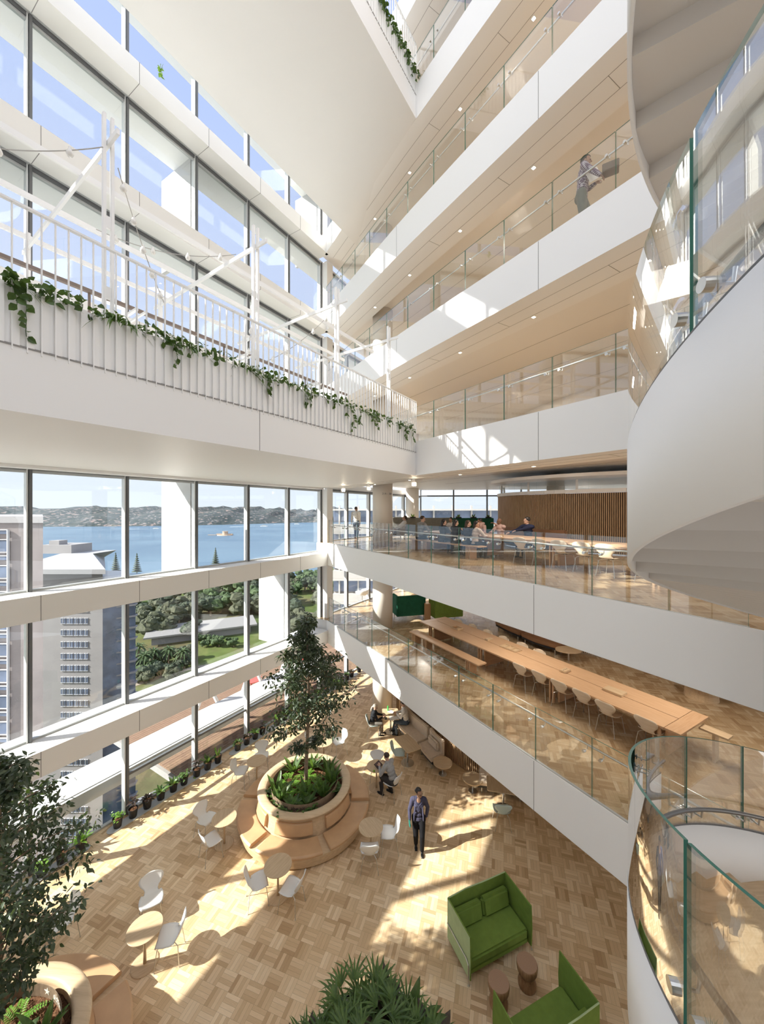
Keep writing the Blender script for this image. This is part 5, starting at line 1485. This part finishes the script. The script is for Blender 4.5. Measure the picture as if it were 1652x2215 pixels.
for i, (px, py, kind) in enumerate(pots):
    q = Vector(P2(px, py, .02)); s = (q - FG).dot(FE); p = fac(s, .36, .019)
    rt = thing('potted_plant', '%s, %s black window pot counted from the lower left tree' % (kd[kind], ORD[i]), 'potted plant', p, r.uniform(0, 6), 'black nursery pots along the windows')
    MB().lathe([(.001, 0), (.098, 0), (.128, .225), (.136, .225), (.136, .255), (.124, .255), (.118, .21)], 20, caps=False).build('pot', M['black'], rt, smooth=False)
    MB().lathe([(.12, .215), (.001, .225)], 16, caps=False).build('soil', M['soil'], rt)
    mb = MB(); c = (0, 0, .22)
    if kind == 'pothos':
        for k in range(46): mb.leaf((r.gauss(0, .08), r.gauss(0, .08), .24 + r.uniform(-.04, .14)), rdir(r, -.4, .8), UPV, .11, .075, .4, 0, 3)
        m = M['leafl'] if i == 0 else M['leafm']
    elif kind in ('rubber', 'rubberd'):
        mb.tube([(0, 0, .2), (.02, 0, .5)], .008, 5); m = M['leafp']
        for k in range(11): a = 2.4 * k; e = r.uniform(.1, .9); mb.leaf((.01, 0, .30 + .022 * k), Vector((cos(a) * cos(e), sin(a) * cos(e), sin(e))), UPV, .20, .09, .3, 0, 4)
    elif kind == 'dracaena': strap(mb, c, 14, .40, .07, r, .5, 1.35, .25); m = M['leafl'] if i in (2, 21) else M['leafm']
    elif kind == 'herb':
        for k in range(80): mb.leaf((r.gauss(0, .07), r.gauss(0, .07), .24 + r.uniform(0, .15)), rdir(r, -.2, 1.2), UPV, .07, .045, .2, 0, 3)
        m = M['leafl']
    elif kind == 'prayer':
        for k in range(18): a = 2.4 * k; e = r.uniform(.2, 1.2); d = Vector((cos(a) * cos(e), sin(a) * cos(e), sin(e))); mb.leaf(Vector(c) + d * .09, d, UPV, .15, .08, .35, 0, 4)
        m = M['leafp'] if i % 2 else M['leafi']
    elif kind == 'broad': strap(mb, c, 12, .33, .10, r, .35, 1.2, .35); m = M['leafm']
    else: strap(mb, c, 9, .34, .045, r, 1.1, 1.45, .03); m = M['leafm']
    mb.build('foliage', m, rt)
# --- trailing plants in the terrace troughs
def Y_on_T(px):
    u = (px - CX) / FPX; return 6.927 / (.67 - u)
def vine(mb, p, out, n, drop, r):
    q = Vector(p); pts = [q.copy()]
    drop *= .72; steps = max(2, int(drop / .06))
    for i in range(steps):
        q = q + Vector((r.uniform(-.02, .02), r.uniform(-.02, .02), -.06)) + out * (.03 if i < 1 else 0); pts.append(q.copy())
        a = r.uniform(0, 6); mb.leaf(q, (out * .5 + Vector((cos(a), sin(a), -.5))).normalized(), out, .10, .08, .1, 0, 3)
    mb.tube(pts, .004, 4)
def trough_plant(Y, zl, kind, trail, lab, sc=1.0):
    p = tp(Y, -.13, zl + .33); out = Vector((TN.x, TN.y, 0)); mb = MB(); al = Vector((TD.x, TD.y, 0))
    if kind == 'ivy':
        for k in range(int(26 * sc)):
            o = al * r.gauss(0, .13) + out * r.uniform(-.05, .2) + Vector((0, 0, r.uniform(-.04, .16))); a = r.uniform(0, 6)
            mb.leaf(o, (out * .6 + Vector((cos(a), sin(a), r.uniform(-.6, .4)))).normalized(), rdir(r, .2, 1.3), .10, .085, .25, 0, 3)
        for t in trail: vine(mb, out * .17 + al * r.uniform(-.15, .15) + Vector((0, 0, .06)), out, 0, t, r)
        nm_, m = 'trailing_ivy', M['leafi']
    else:
        for k in range(int(42 * sc)):
            a = r.uniform(0, 6.28); e = r.uniform(.3, 1.3); mb.leaf(Vector((cos(a), sin(a), 0)) * .03, Vector((cos(a) * cos(e), sin(a) * cos(e), sin(e))), UPV, r.uniform(.34, .52), .032, .85, 0, 6, .2)
        nm_, m = 'spider_plant', M['leafm']
    tag(mb.build(nm_, m, loc=p), lab, 'plant', 'plants in the terrace troughs')
lower = [(10, 'spider', ()), (42, 'ivy', (.45, .85, .3)), (82, 'ivy', (.1,)), (125, 'ivy', ()), (205, 'ivy', (.2,)), (258, 'spider', ()), (296, 'spider', ()), (332, 'ivy', (.1,)), (366, 'ivy', (.2, .15)), (392, 'ivy', (.62, .3)), (416, 'spider', ()), (458, 'ivy', (.1,)), (486, 'ivy', ()), (528, 'spider', ()), (545, 'spider', ()),
         (578, 'ivy', (.55, .6, .3)), (606, 'ivy', (.2,)), (634, 'spider', ()), (655, 'ivy', (.5, .45)), (676, 'ivy', (.45,)), (702, 'ivy', (.2,)), (722, 'ivy', (.3,)), (745, 'ivy', (.25, .5)), (768, 'ivy', (.85, .6)), (792, 'spider', ()), (803, 'ivy', (.6, .5)), (818, 'ivy', (.3,)), (842, 'ivy', (.3,)), (862, 'ivy', (.35, .2)), (876, 'ivy', (.65, .55)), (886, 'ivy', (.6,))]
cnt = {'ivy': 0, 'spider': 0}
onames = ORD + ['twenty-ninth', 'thirtieth', 'thirty-first']
for i, (px, kind, trl) in enumerate(lower):
    ds = 'with long hanging shoots' if trl and max(trl) > .4 else ('with short hanging shoots' if trl else 'without hanging shoots')
    if kind == 'ivy': lab = 'ivy %s in the lower terrace trough, %s plant from the left edge' % (ds, onames[i])
    else: lab = 'arching grassy spider plant in the lower terrace trough, %s plant from the left edge' % onames[i]
    trough_plant(Y_on_T(px), ZD, kind, trl, lab, 1.0 if px > 60 else 1.2)
for i, (px, trl) in enumerate(((818, (.5, .4)), (828, (.3,)), (837, (.6,)), (845, (.5, .4)), (856, (.5,)), (864, (.3, .5)), (873, (.4,)), (881, (.7, .5)), (893, (.7, .6)))):
    trough_plant(Y_on_T(px), ZG, 'ivy', trl, 'hanging ivy on the upper terrace at the top, %s plant counted from the top edge' % ORD[i], 1.2)
# sprigs hanging at the rear edge of the upper terrace
p = at_depth(352, 118, 10.6)
mb = MB()
for k in range(3): vine(mb, (r.uniform(-.15, .15), r.uniform(-.1, .1), .25), Vector((-.85, .52, 0)), 0, .45, r)
tag(mb.build('hanging_sprig', M['leafl'], loc=(p.x, p.y, ZG - 1.1)), 'small green sprig hanging against the sky at the rear edge of the upper terrace', 'plant')
# potted succulents on the meeting-floor booths
for i, (x, y) in enumerate(((1.7, 20.9), (4.1, 20.3), (4.9, 20.3), (5.7, 20.3))):
    mb = MB(); strap(mb, (0, 0, .05), 14, .22, .06, r, .2, 1.3, .2)
    rt = thing('booth_plant', 'dark spiky plant on top of the meeting floor booths, %s from the column' % ORD[i], 'plant', (x, y - .22, ZC + 1.2), group='plants on the booths')
    mb.build('foliage', M['leafi'], rt); MB().box((0, 0, .03), (.3, .12, .06)).build('pot', M['black'], rt)
# ================================================================== PEOPLE
def remesh(mb, vox):
    me = bpy.data.meshes.new('tmp'); me.from_pydata(mb.v, [], mb.f); me.update()
    o = bpy.data.objects.new('tmp', me); COL.objects.link(o)
    md = o.modifiers.new('r', 'REMESH'); md.mode = 'VOXEL'; md.voxel_size = vox; md.use_smooth_shade = True
    sm = o.modifiers.new('s', 'SMOOTH'); sm.iterations = 3; sm.factor = .5
    bpy.context.view_layer.update()
    ev = o.evaluated_get(bpy.context.evaluated_depsgraph_get())
    m2 = bpy.data.meshes.new_from_object(ev)
    out = MB(); out.v = [tuple(v.co) for v in m2.vertices]; out.f = [tuple(p.vertices) for p in m2.polygons]; out.m = [0] * len(out.f)
    bpy.data.objects.remove(o); bpy.data.meshes.remove(me); bpy.data.meshes.remove(m2)
    return out
def ik(a, b, l1, l2, hint):
    d = b - a; L = min(d.length, (l1 + l2) * .999); d.normalize()
    x = (l1 * l1 - l2 * l2 + L * L) / (2 * L); h = sqrt(max(0, l1 * l1 - x * x))
    n = hint - d * hint.dot(d)
    if n.length < 1e-4: n = d.orthogonal()
    return a + d * x + n.normalized() * h, a + d * L
def person(lab, loc, rz, h=1.72, hip=(0, 0, .93), lean=0.05, side=0, feet=((-.1, .04, 0), (.1, .02, 0)), hands=((-.27, .05, .82), (.27, .05, .82)), look=(0, 0), shirt=(.7, .7, .68), pants=(.03, .03, .035),
           skin='skin2', hair='hairk', hairlen=0, vox=.016, female=False, elbow=None, shoe=None, kneeh=(0, 1, .25), jacket=False, glasses=False, scarf=None):
    s = h / 1.72
    root = thing('person', lab, 'person', loc, rz); root.scale = (s, s, s)
    V = Vector; hp = V(hip); ax = V((side, sin(lean), cos(lean))).normalized()
    chest = hp + ax * .34; sh = hp + ax * .50; neck = hp + ax * .545
    yaw, pit = look
    head = neck + V((sin(yaw) * .02, cos(yaw) * .03, .135)) + V((0, sin(lean) * .04, -pit * .03))
    sw = .165 if female else .19; hw = .095
    SH = [sh + V((-sw, 0, -.015)), sh + V((sw, 0, -.015))]; HJ = [hp + V((-hw, 0, -.02)), hp + V((hw, 0, -.02))]
    B, S, T = MB(), MB(), MB()
    tor = [(.0, .155, .105), (.10, .15 if not female else .13, .10), (.22, .14 if not female else .118, .10), (.34, .165 if not female else .145, .112), (.44, .165 if not female else .145, .10), (.50, .12, .075)]
    for t, rx, ry in tor:
        q = hp + ax * t
        B.ell(q, (rx, ry, .085)); S.ell(q, (rx + .014, ry + .016, .09))
    if female: S.ell(hp + ax * .37 + V((-.065, .085, 0)), (.06, .05, .06)); S.ell(hp + ax * .37 + V((.065, .085, 0)), (.06, .05, .06))
    S.ell(hp + ax * -.04, (.165, .125, .06))
    T.ell(hp + V((0, 0, -.02)), (.165, .12, .11)); T.ell(hp + ax * .06, (.155, .11, .07)); T.ell(hp + V((0, -.03, -.05)), (.15, .11, .09))
    wrists = []; ells = []
    for i in (0, 1):
        sg = -1 if i == 0 else 1
        hint = V((sg * .6, -.7, -.35)) if elbow is None or elbow[i] is None else V(elbow[i])
        e, w = ik(SH[i], V(hands[i]), .285, .25, hint); wrists.append((e, w))
        B.tube([SH[i], SH[i].lerp(e, .5), e, e.lerp(w, .35), w], [.046, .042, .036, .036, .026], 10, 'round')
        S.ell(SH[i] + V((-sg * .045, 0, .012)), (.085, .075, .07)); S.tube([SH[i] + V((sg * .004, 0, 0)), SH[i].lerp(e, .5), e, e.lerp(w, .4), e.lerp(w, .93)], [.072, .064, .055, .051, .041], 10, 'round')
    for i in (0, 1):
        f = V(feet[i]) + V((0, 0, .085)); k, f = ik(HJ[i], f, .43, .43, V(kneeh))
        B.tube([HJ[i], HJ[i].lerp(k, .5), k, k.lerp(f, .3), f], [.085, .072, .054, .052, .035], 10, 'round')
        T.tube([HJ[i], HJ[i].lerp(k, .5), k, k.lerp(f, .35), f + V((0, 0, .0))], [.104, .094, .074, .070, .058], 10, 'round')
        d = V((0, 1, 0)) if abs(f.y - k.y) < .35 else V((0, 1, -.15))
        sm = MB(); c = f + V((0, 0, -.05))
        sm.ell(c + V((0, .0, -.005)), (.04, .065, .035)); sm.ell(c + V((0, .10, -.01)), (.044, .085, .026)); sm.ell(c + V((0, -.02, .05)), (.038, .045, .05))
        sm.box(c + V((0, .05, -.03)), (.072, .235, .012))
        sm.build('shoe', shoe or M['shoe'], root, smooth=True)
    # neck and head
    B.tube([neck - ax * .05, neck.lerp(head, .55)], [.056, .05], 10, 'round')
    R = Matrix.Rotation(-yaw, 3, 'Z') @ Matrix.Rotation(-pit, 3, 'X')
    def hd(x, y, z): return head + R @ V((x, y, z))
    B.ell(hd(0, -.012, .035), (.074, .092, .088), R=R); B.ell(hd(0, .018, -.03), (.06, .07, .075), R=R); B.ell(hd(0, .05, -.075), (.034, .032, .028), R=R)
    B.ell(hd(0, .078, .018), (.045, .018, .014), R=R)
    body = remesh(B, vox * .8)
    m1 = 0
    # finer features on the head
    body.tube([hd(0, .084, .012), hd(0, .098, -.012), hd(0, .104, -.026)], [.008, .011, .014], 8, 'round', 0)
    for sx in (-1, 1):
        body.ell(hd(sx * .073, -.012, -.005), (.010, .022, .032), 0, R=R)
        body.ell(hd(sx * .029, .078, .000), (.012, .008, .007), 1, 8, 6, R=R)
    body.ell(hd(0, .078, -.052), (.022, .010, .006), 2, R=R)
    # hands: palm, four unequal bent fingers and a side thumb
    for i, (e, w) in enumerate(wrists):
        sg = -1 if i == 0 else 1
        d = (w - e).normalized(); u = V((0, 0, -1)) if abs(d.z) < .8 else V((-sg, 0, 0))
        sd_ = d.cross(u).normalized(); nn = sd_.cross(d).normalized()
        c = w + d * .045
        body.ell(c, (.001 + .04, .05, .016), 0, R=Matrix((sd_, d, nn)).transposed())
        for k, L in enumerate((.062, .072, .068, .052)):
            b = c + d * .036 + sd_ * (.027 - .018 * k)
            p1 = b + d * L * .5 + nn * .012; p2 = p1 + d * L * .32 + nn * L * .38
            body.tube([b, p1, p2], [.0088, .0082, .007], 6, 'round', 0)
        tb = c - d * .015 + sd_ * .036
        body.tube([tb, tb + d * .03 + sd_ * .022 + nn * .008, tb + d * .058 + sd_ * .022 + nn * .02], [.0105, .0095, .008], 6, 'round', 0)
    body.build('body', [M[skin], M['black'], M['lip']], root, smooth=True)
    sh_m = cloth('top_%s' % len(bpy.data.materials), shirt) if isinstance(shirt, tuple) else shirt
    so = remesh(S, vox); so.build('shirt', sh_m, root, smooth=True)
    if jacket:
        lp = MB()
        for sx in (-1, 1): lp.tube([hp + ax * .52 + V((sx * .05, .07, 0)), hp + ax * .36 + V((sx * .05, .135, 0)), hp + ax * .12 + V((sx * .012, .125, 0))], [.018, .02, .012], 6, 'round')
        lp.build('lapel', sh_m, root, smooth=True)
    cl = MB(); n_ = 14
    cl.tube([neck + V((.062 * cos(2 * pi * k / n_), .06 * sin(2 * pi * k / n_) + .005, -.012 - .02 * sin(2 * pi * k / n_))) for k in range(n_)], .016, 6, close=True)
    cl.build('collar', scarf or sh_m, root, smooth=True)
    remesh(T, vox).build('trousers', cloth('legs_%s' % len(bpy.data.materials), pants), root, smooth=True)
    # hair
    hb = MB(); sg_, rg_ = 18, 12; rx, ry, rz_ = .083, .104, .100
    c0 = V((0, -.020, .042)); vs = []
    for i in range(rg_ + 1):
        t = pi * i / rg_
        for k in range(sg_):
            a = 2 * pi * k / sg_; x, y, z = rx * sin(t) * cos(a), ry * sin(t) * sin(a), rz_ * cos(t)
            if y > .02 and z < .045: y = min(y, .03); z = max(z, .02) if z > -.02 else z; x *= .93
            if z < -.035: z = -.035 + (z + .035) * (.35 if not hairlen else .6)
            vs.append(hd(*(c0 + V((x, y, z)))))
    hb.add(vs, [(i * sg_ + k, (i + 1) * sg_ + k, (i + 1) * sg_ + (k + 1) % sg_, i * sg_ + (k + 1) % sg_) for i in range(rg_) for k in range(sg_)])
    if hairlen == 1:     # long, down the back
        hb.ell(hd(0, -.085, -.06), (.085, .045, .14), R=R)
    elif hairlen == 2:   # gathered at the nape
        hb.ell(hd(0, -.115, .00), (.04, .05, .04), R=R)
    elif hairlen == 3:   # pony tail
        hb.tube([hd(0, -.09, .02), hd(.01, -.13, -.03), hd(.02, -.14, -.14), hd(.02, -.125, -.22)], [.03, .035, .03, .008], 8, 'round')
    if hair: hb.build('hair', M[hair], root, smooth=True)
    if glasses:
        g = MB()
        for sx in (-1, 1):
            g.tube([hd(sx * .03 + .022 * cos(k * pi / 6), .096, .0 + .016 * sin(k * pi / 6)) for k in range(12)], .0025, 5, close=True)
            g.tube([hd(sx * .052, .095, .002), hd(sx * .075, .0, .004)], .0025, 5)
        g.build('glasses', M['black'], root)
    return root, wrists, s
def on(root, v):   # person-local point to world
    return Matrix.Translation(root.location) @ Matrix.Rotation(root.rotation_euler.z, 4, 'Z') @ Matrix.Scale(root.scale[0], 4) @ Vector(v)
slate = (.06, .058, .095)
# walking woman
x, y = P2(905, 1836, 0)
w, wr, s = person('woman walking in a slate blue cardigan and black trousers, holding a green book', (x, y, 0), face(-.05, -1), 1.66, (0, 0, .92), .02, 0, ((-.09, .13, 0), (.07, -.09, .0)),
           ((-.22, -.02, .90), (.25, .12, .90)), (-.75, .0), slate, (.010, .010, .012), 'skin2', 'hairk', 2, .013, True, ((-.9, -.6, 0), (.9, -.6, -.2)), glasses=True)
mb = MB(); A = Vector((0, 0, .92))
mb.ell((0, .082, 1.425), (.058, .040, .085)); mb.build('chest', M['skin2'], w, smooth=True)
mb = MB()
for k in range(5):
    zz = 1.33 - k * .035; mb.tube([(-.085 + .005 * k, .10, zz + .05), (-.04, .128, zz), (0, .135, zz - .018), (.04, .128, zz), (.085 - .005 * k, .10, zz + .05)], .012, 6, 'round')
mb.build('cowl_drape', cloth('drape', (.075, .072, .115)), w, smooth=True)
mb = MB()
for sx in (-1, 1): mb.tube([(sx * .075, .07, 1.46), (sx * .10, .115, 1.28), (sx * .125, .11, 1.05), (sx * .13, .10, .86)], [.014, .022, .022, .014], 7, 'round')
mb.build('cardigan_front', cloth('cardigan', (.085, .085, .14)), w, smooth=True)
p = on(w, (.255, .19, .86)); 
tag(MB().box((0, 0, 0), (.018, .10, .15)).build('green_book', plain('teal_cover', (.015, .16, .13), .5), loc=p, bevel=.003), 'small teal green book held in the hand of the walking woman', 'book'); bpy.data.objects['green_book'].rotation_euler = (.35, 0, w.rotation_euler.z + .3)
# man in grey jacket with a tablet
man, wr, s = person('seated man in a light grey jacket bent over a tablet at a small table', (mx_, my_, 0), face(*dman), 1.78, (0, -.06, .52), .42, 0, ((-.13, .30, 0), (.12, .12, 0)), ((-.12, .40, .83), (.14, .36, .86)),
    (.1, .5), (.38, .38, .38), (.05, .046, .045), 'skin1', 'hairb', 0, .015, False, None, jacket=True, glasses=True)
p = on(man, (-.02, .52, .79)); tb = thing('tablet_computer', 'tablet in a dark cover propped in front of the man in the grey jacket', 'tablet', p, man.rotation_euler.z)
MB().box((0, 0, 0), (.26, .19, .012), rot=Matrix.Rotation(.45, 3, 'X')).build('case', M['black'], tb); MB().box((0, -.003, .0068), (.235, .165, .003), rot=Matrix.Rotation(.45, 3, 'X')).build('screen', plain('tablet_screen', (.10, .07, .08), .15, .6), tb)
tag(MB().ell((0, 0, .033), (.035, .035, .034)).build('green_apple', plain('apple_green', (.22, .42, .04), .35), loc=on(man, (-.27, .50, .73 / s))), 'green apple on the small table beside the tablet', 'fruit')
# the two people in conversation
lady, wr, s = person('seated woman with grey-blonde ponytail in a black top and grey trousers', (lady_x, lady_y, 0), face(1, .05), 1.66, (0, -.05, .52), .22, 0, ((-.09, .40, 0), (.08, .30, 0)), ((-.10, .42, .79), (.12, .40, .80)), (0, .35), (.022, .024, .028), (.20, .18, .155), 'skin1', 'hairg', 3, .015, True, glasses=True)
gent, wr, s = person('seated dark-haired man in a white shirt and blue jeans on the beige sofa', (.98, 15.42, 0), face(-1, .15), 1.76, (0, -.02, .54), .18, 0, ((-.13, .36, 0), (.13, .52, 0)), ((-.1, .36, .85), (.1, .40, .80)), (0, .4), (.78, .77, .75), (.085, .115, .165), 'skin1', 'hairk', 0, .015)
tag(MB().lathe([(.026, 0), (.03, .09), (.001, .09)], 12).build('amber_glass', plain('amber_drink', (.6, .25, .03), .2), loc=on(gent, (0, .44, .78))), 'small glass of amber drink held by the man in the white shirt', 'glass')
# meeting floor
std, wr, s = person('standing man seen from behind at the window, white shirt and grey-blue trousers, hand in pocket', (-1.45, 20.9, ZC), face(.25, 1), 1.78, (0, 0, .94), .0, 0, ((-.07, .10, 0), (.08, -.08, 0)), ((-.28, .08, .90), (.20, .06, .88)), (.3, -.05), (.74, .74, .72), (.09, .115, .15), 'skin1', 'hairb', 0, .018, shoe=plain('tan_shoe', (.24, .11, .045), .5))
person('reclining bearded man in a pale shirt in the lounge chair, turned to the window', (.92, 18.6, ZC), face(-1, -.15), 1.78, (0, -.02, .52), -.35, 0, ((-.12, .62, 0), (.14, .50, .0)), ((-.12, .22, .66), (.12, .24, .66)), (.2, -.35), (.66, .66, .65), (.11, .11, .12), 'skin1', 'hairb', 2, .018)
def at_table(u_px, wq, lab, d, **k):
    # on the line parallel to the table at offset wq, where it crosses the pixel column
    u = (u_px - CX) / FPX; a = Vector((1.60, 15.76)) + TNRM * wq
    s_ = (u * a.y - a.x) / (TDIR.x - u * TDIR.y); q = a + TDIR * s_
    return person(lab, (q.x, q.y, ZC), face(d.x, d.y), **k)
sit = dict(hip=(0, -.02, .53), feet=((-.12, .38, 0), (.12, .36, 0)), hands=((-.14, .42, .80), (.14, .42, .80)), vox=.018)
T_ = lambda **k: {**sit, **k}
at_table(908, -.42, 'man with grey hair and grey sweater seated on the bench, back to the glass', TNRM, **T_(lean=.2, look=(.5, .2), shirt=(.27, .265, .26), pants=(.06, .06, .07), skin='skin1', hair='hairb', h=1.8))
at_table(957, -.42, 'dark-haired woman in dark grey on the bench, left of the women in black', TNRM, **T_(lean=.1, look=(.3, .1), shirt=(.06, .06, .065), skin='skin1', hair='hairk', hairlen=1, female=True, h=1.66))
at_table(984, -.42, 'long-haired woman in black on the bench with the pale stripe behind her', TNRM, **T_(lean=.05, look=(.2, .1), shirt=(.02, .02, .024), skin='skin1', hair='hairk', hairlen=1, female=True, h=1.66))
at_table(1010, -.42, 'long brown-haired woman in a dark jacket, first of the pair left of the orange bottle', TNRM, **T_(lean=.08, look=(.6, .1), shirt=(.045, .045, .05), skin='skin1', hair='hairb', hairlen=1, female=True, h=1.64))
at_table(1028, -.32, 'dark-haired woman in a cream blouse, second of the pair left of the orange bottle', TNRM, **T_(lean=.08, look=(.7, .1), shirt=(.55, .45, .38), skin='skin2', hair='hairk', hairlen=1, female=True, h=1.62))
at_table(977, 1.72, 'person in a white top on the far side of the meeting table facing the viewer', -TNRM, **T_(lean=.1, look=(-.2, .1), shirt=(.62, .58, .55), skin='skin2', hair='hairk', h=1.68))
at_table(1047, 1.70, 'man in a pink shirt resting his chin on his hand at the meeting table', -TNRM, **T_(lean=.3, side=.1, look=(.6, .25), hands=((-.10, .40, .80), (.05, .25, 1.10)), shirt=(.62, .42, .38), skin='skin2', hair='hairk', h=1.7))
at_table(1083, 1.66, 'bald man in a pink shirt with his hand at his mouth at the meeting table', -TNRM, **T_(lean=.12, look=(.5, .1), hands=((.12, .24, 1.14), (.14, .42, .80)), shirt=(.62, .44, .40), skin='skin3', hair=None, h=1.7))
at_table(1142, 1.62, 'man in a navy hooded jacket and glasses leaning an arm on the meeting table', -TNRM, **T_(lean=.1, look=(.9, .0), hands=((.50, .40, .80), (.52, .30, .80)), shirt=(.02, .025, .055), pants=(.03, .035, .06), skin='skin1', hair='hairk', h=1.78, glasses=True))
# man in plaid shirt higher up
t = NT('plaid_cloth'); o = t.obj()
w1 = t.n('TexWave', i_Scale=9.0, bands_direction='X'); w2 = t.n('TexWave', i_Scale=9.0, bands_direction='Z'); t.l(o, w1.inputs[0]); t.l(o, w2.inputs[0])
plaid = t.bsdf(t.ramp(t.math('MULTIPLY', t.math('ADD', w1.outputs[1], w2.outputs[1]), .5), [(.2, (.09, .055, .085)), (.5, (.28, .21, .27)), (.85, (.62, .60, .60))]), .85, .1)
pm, wr, s = person('man in a plaid shirt with headphones round his neck carrying a white folder', (4.42, 8.3, ZE), face(.85, -.5), 1.80, (0, 0, .94), .1, 0, ((-.1, .1, 0), (.1, -.12, 0)), ((-.02, .26, 1.10), (.30, .36, .98)), (.1, .15), plaid, (.17, .17, .14), 'skin2', 'hairb', 0, .016, scarf=M['black'])
mb = MB(); mb.box((0, 0, 0), (.32, .012, .24), rot=Matrix.Rotation(.6, 3, 'Y')); fo = mb.build('folder', wht, loc=on(pm, (.10, .22, 1.22))); fo.rotation_euler = (0, 0, pm.rotation_euler.z - .9)
tag(fo, 'white folder held against the chest of the man in plaid', 'folder')
mb = MB(); mb.box((0, 0, 0), (.22, .30, .16)); bx = mb.build('brown_box', plain('brown_card', (.20, .15, .11), .8), loc=on(pm, (.32, .52, 1.02)), bevel=.01); bx.rotation_euler = (0, 0, pm.rotation_euler.z)
tag(bx, 'brown box carried in front by the man in plaid', 'box')
# ================================================================== sub-parts: pieces that belong to a part of their thing
def kin(o): return o.name.split('.')[0]
NEST = {'soil': 'pot', 'lens': ('trim_ring', 'housing'), 'hole': 'body', 'lapel': 'shirt', 'collar': 'shirt', 'cowl_drape': 'shirt', 'cardigan_front': 'shirt', 'screen': 'case', 'band_lettering': 'lettered_band', 'piping': 'side_panel', 'under_bracket': 'tabletop', 'divider': 'bottom', 'stems': 'fronds'}
for root in [o for o in bpy.data.objects if o.parent is None and o.type == 'EMPTY']:
    seen = {}
    for c in list(root.children):
        t = NEST.get(kin(c))
        if not t: continue
        ps = [p for p in root.children if kin(p) in ((t,) if isinstance(t, str) else t)]
        if not ps: continue
        i = seen.get(kin(c), 0); seen[kin(c)] = i + 1
        p = ps[min(i, len(ps) - 1)]
        if p.location.length < 1e-6 and c.location.length < 1e-6: c.parent = p
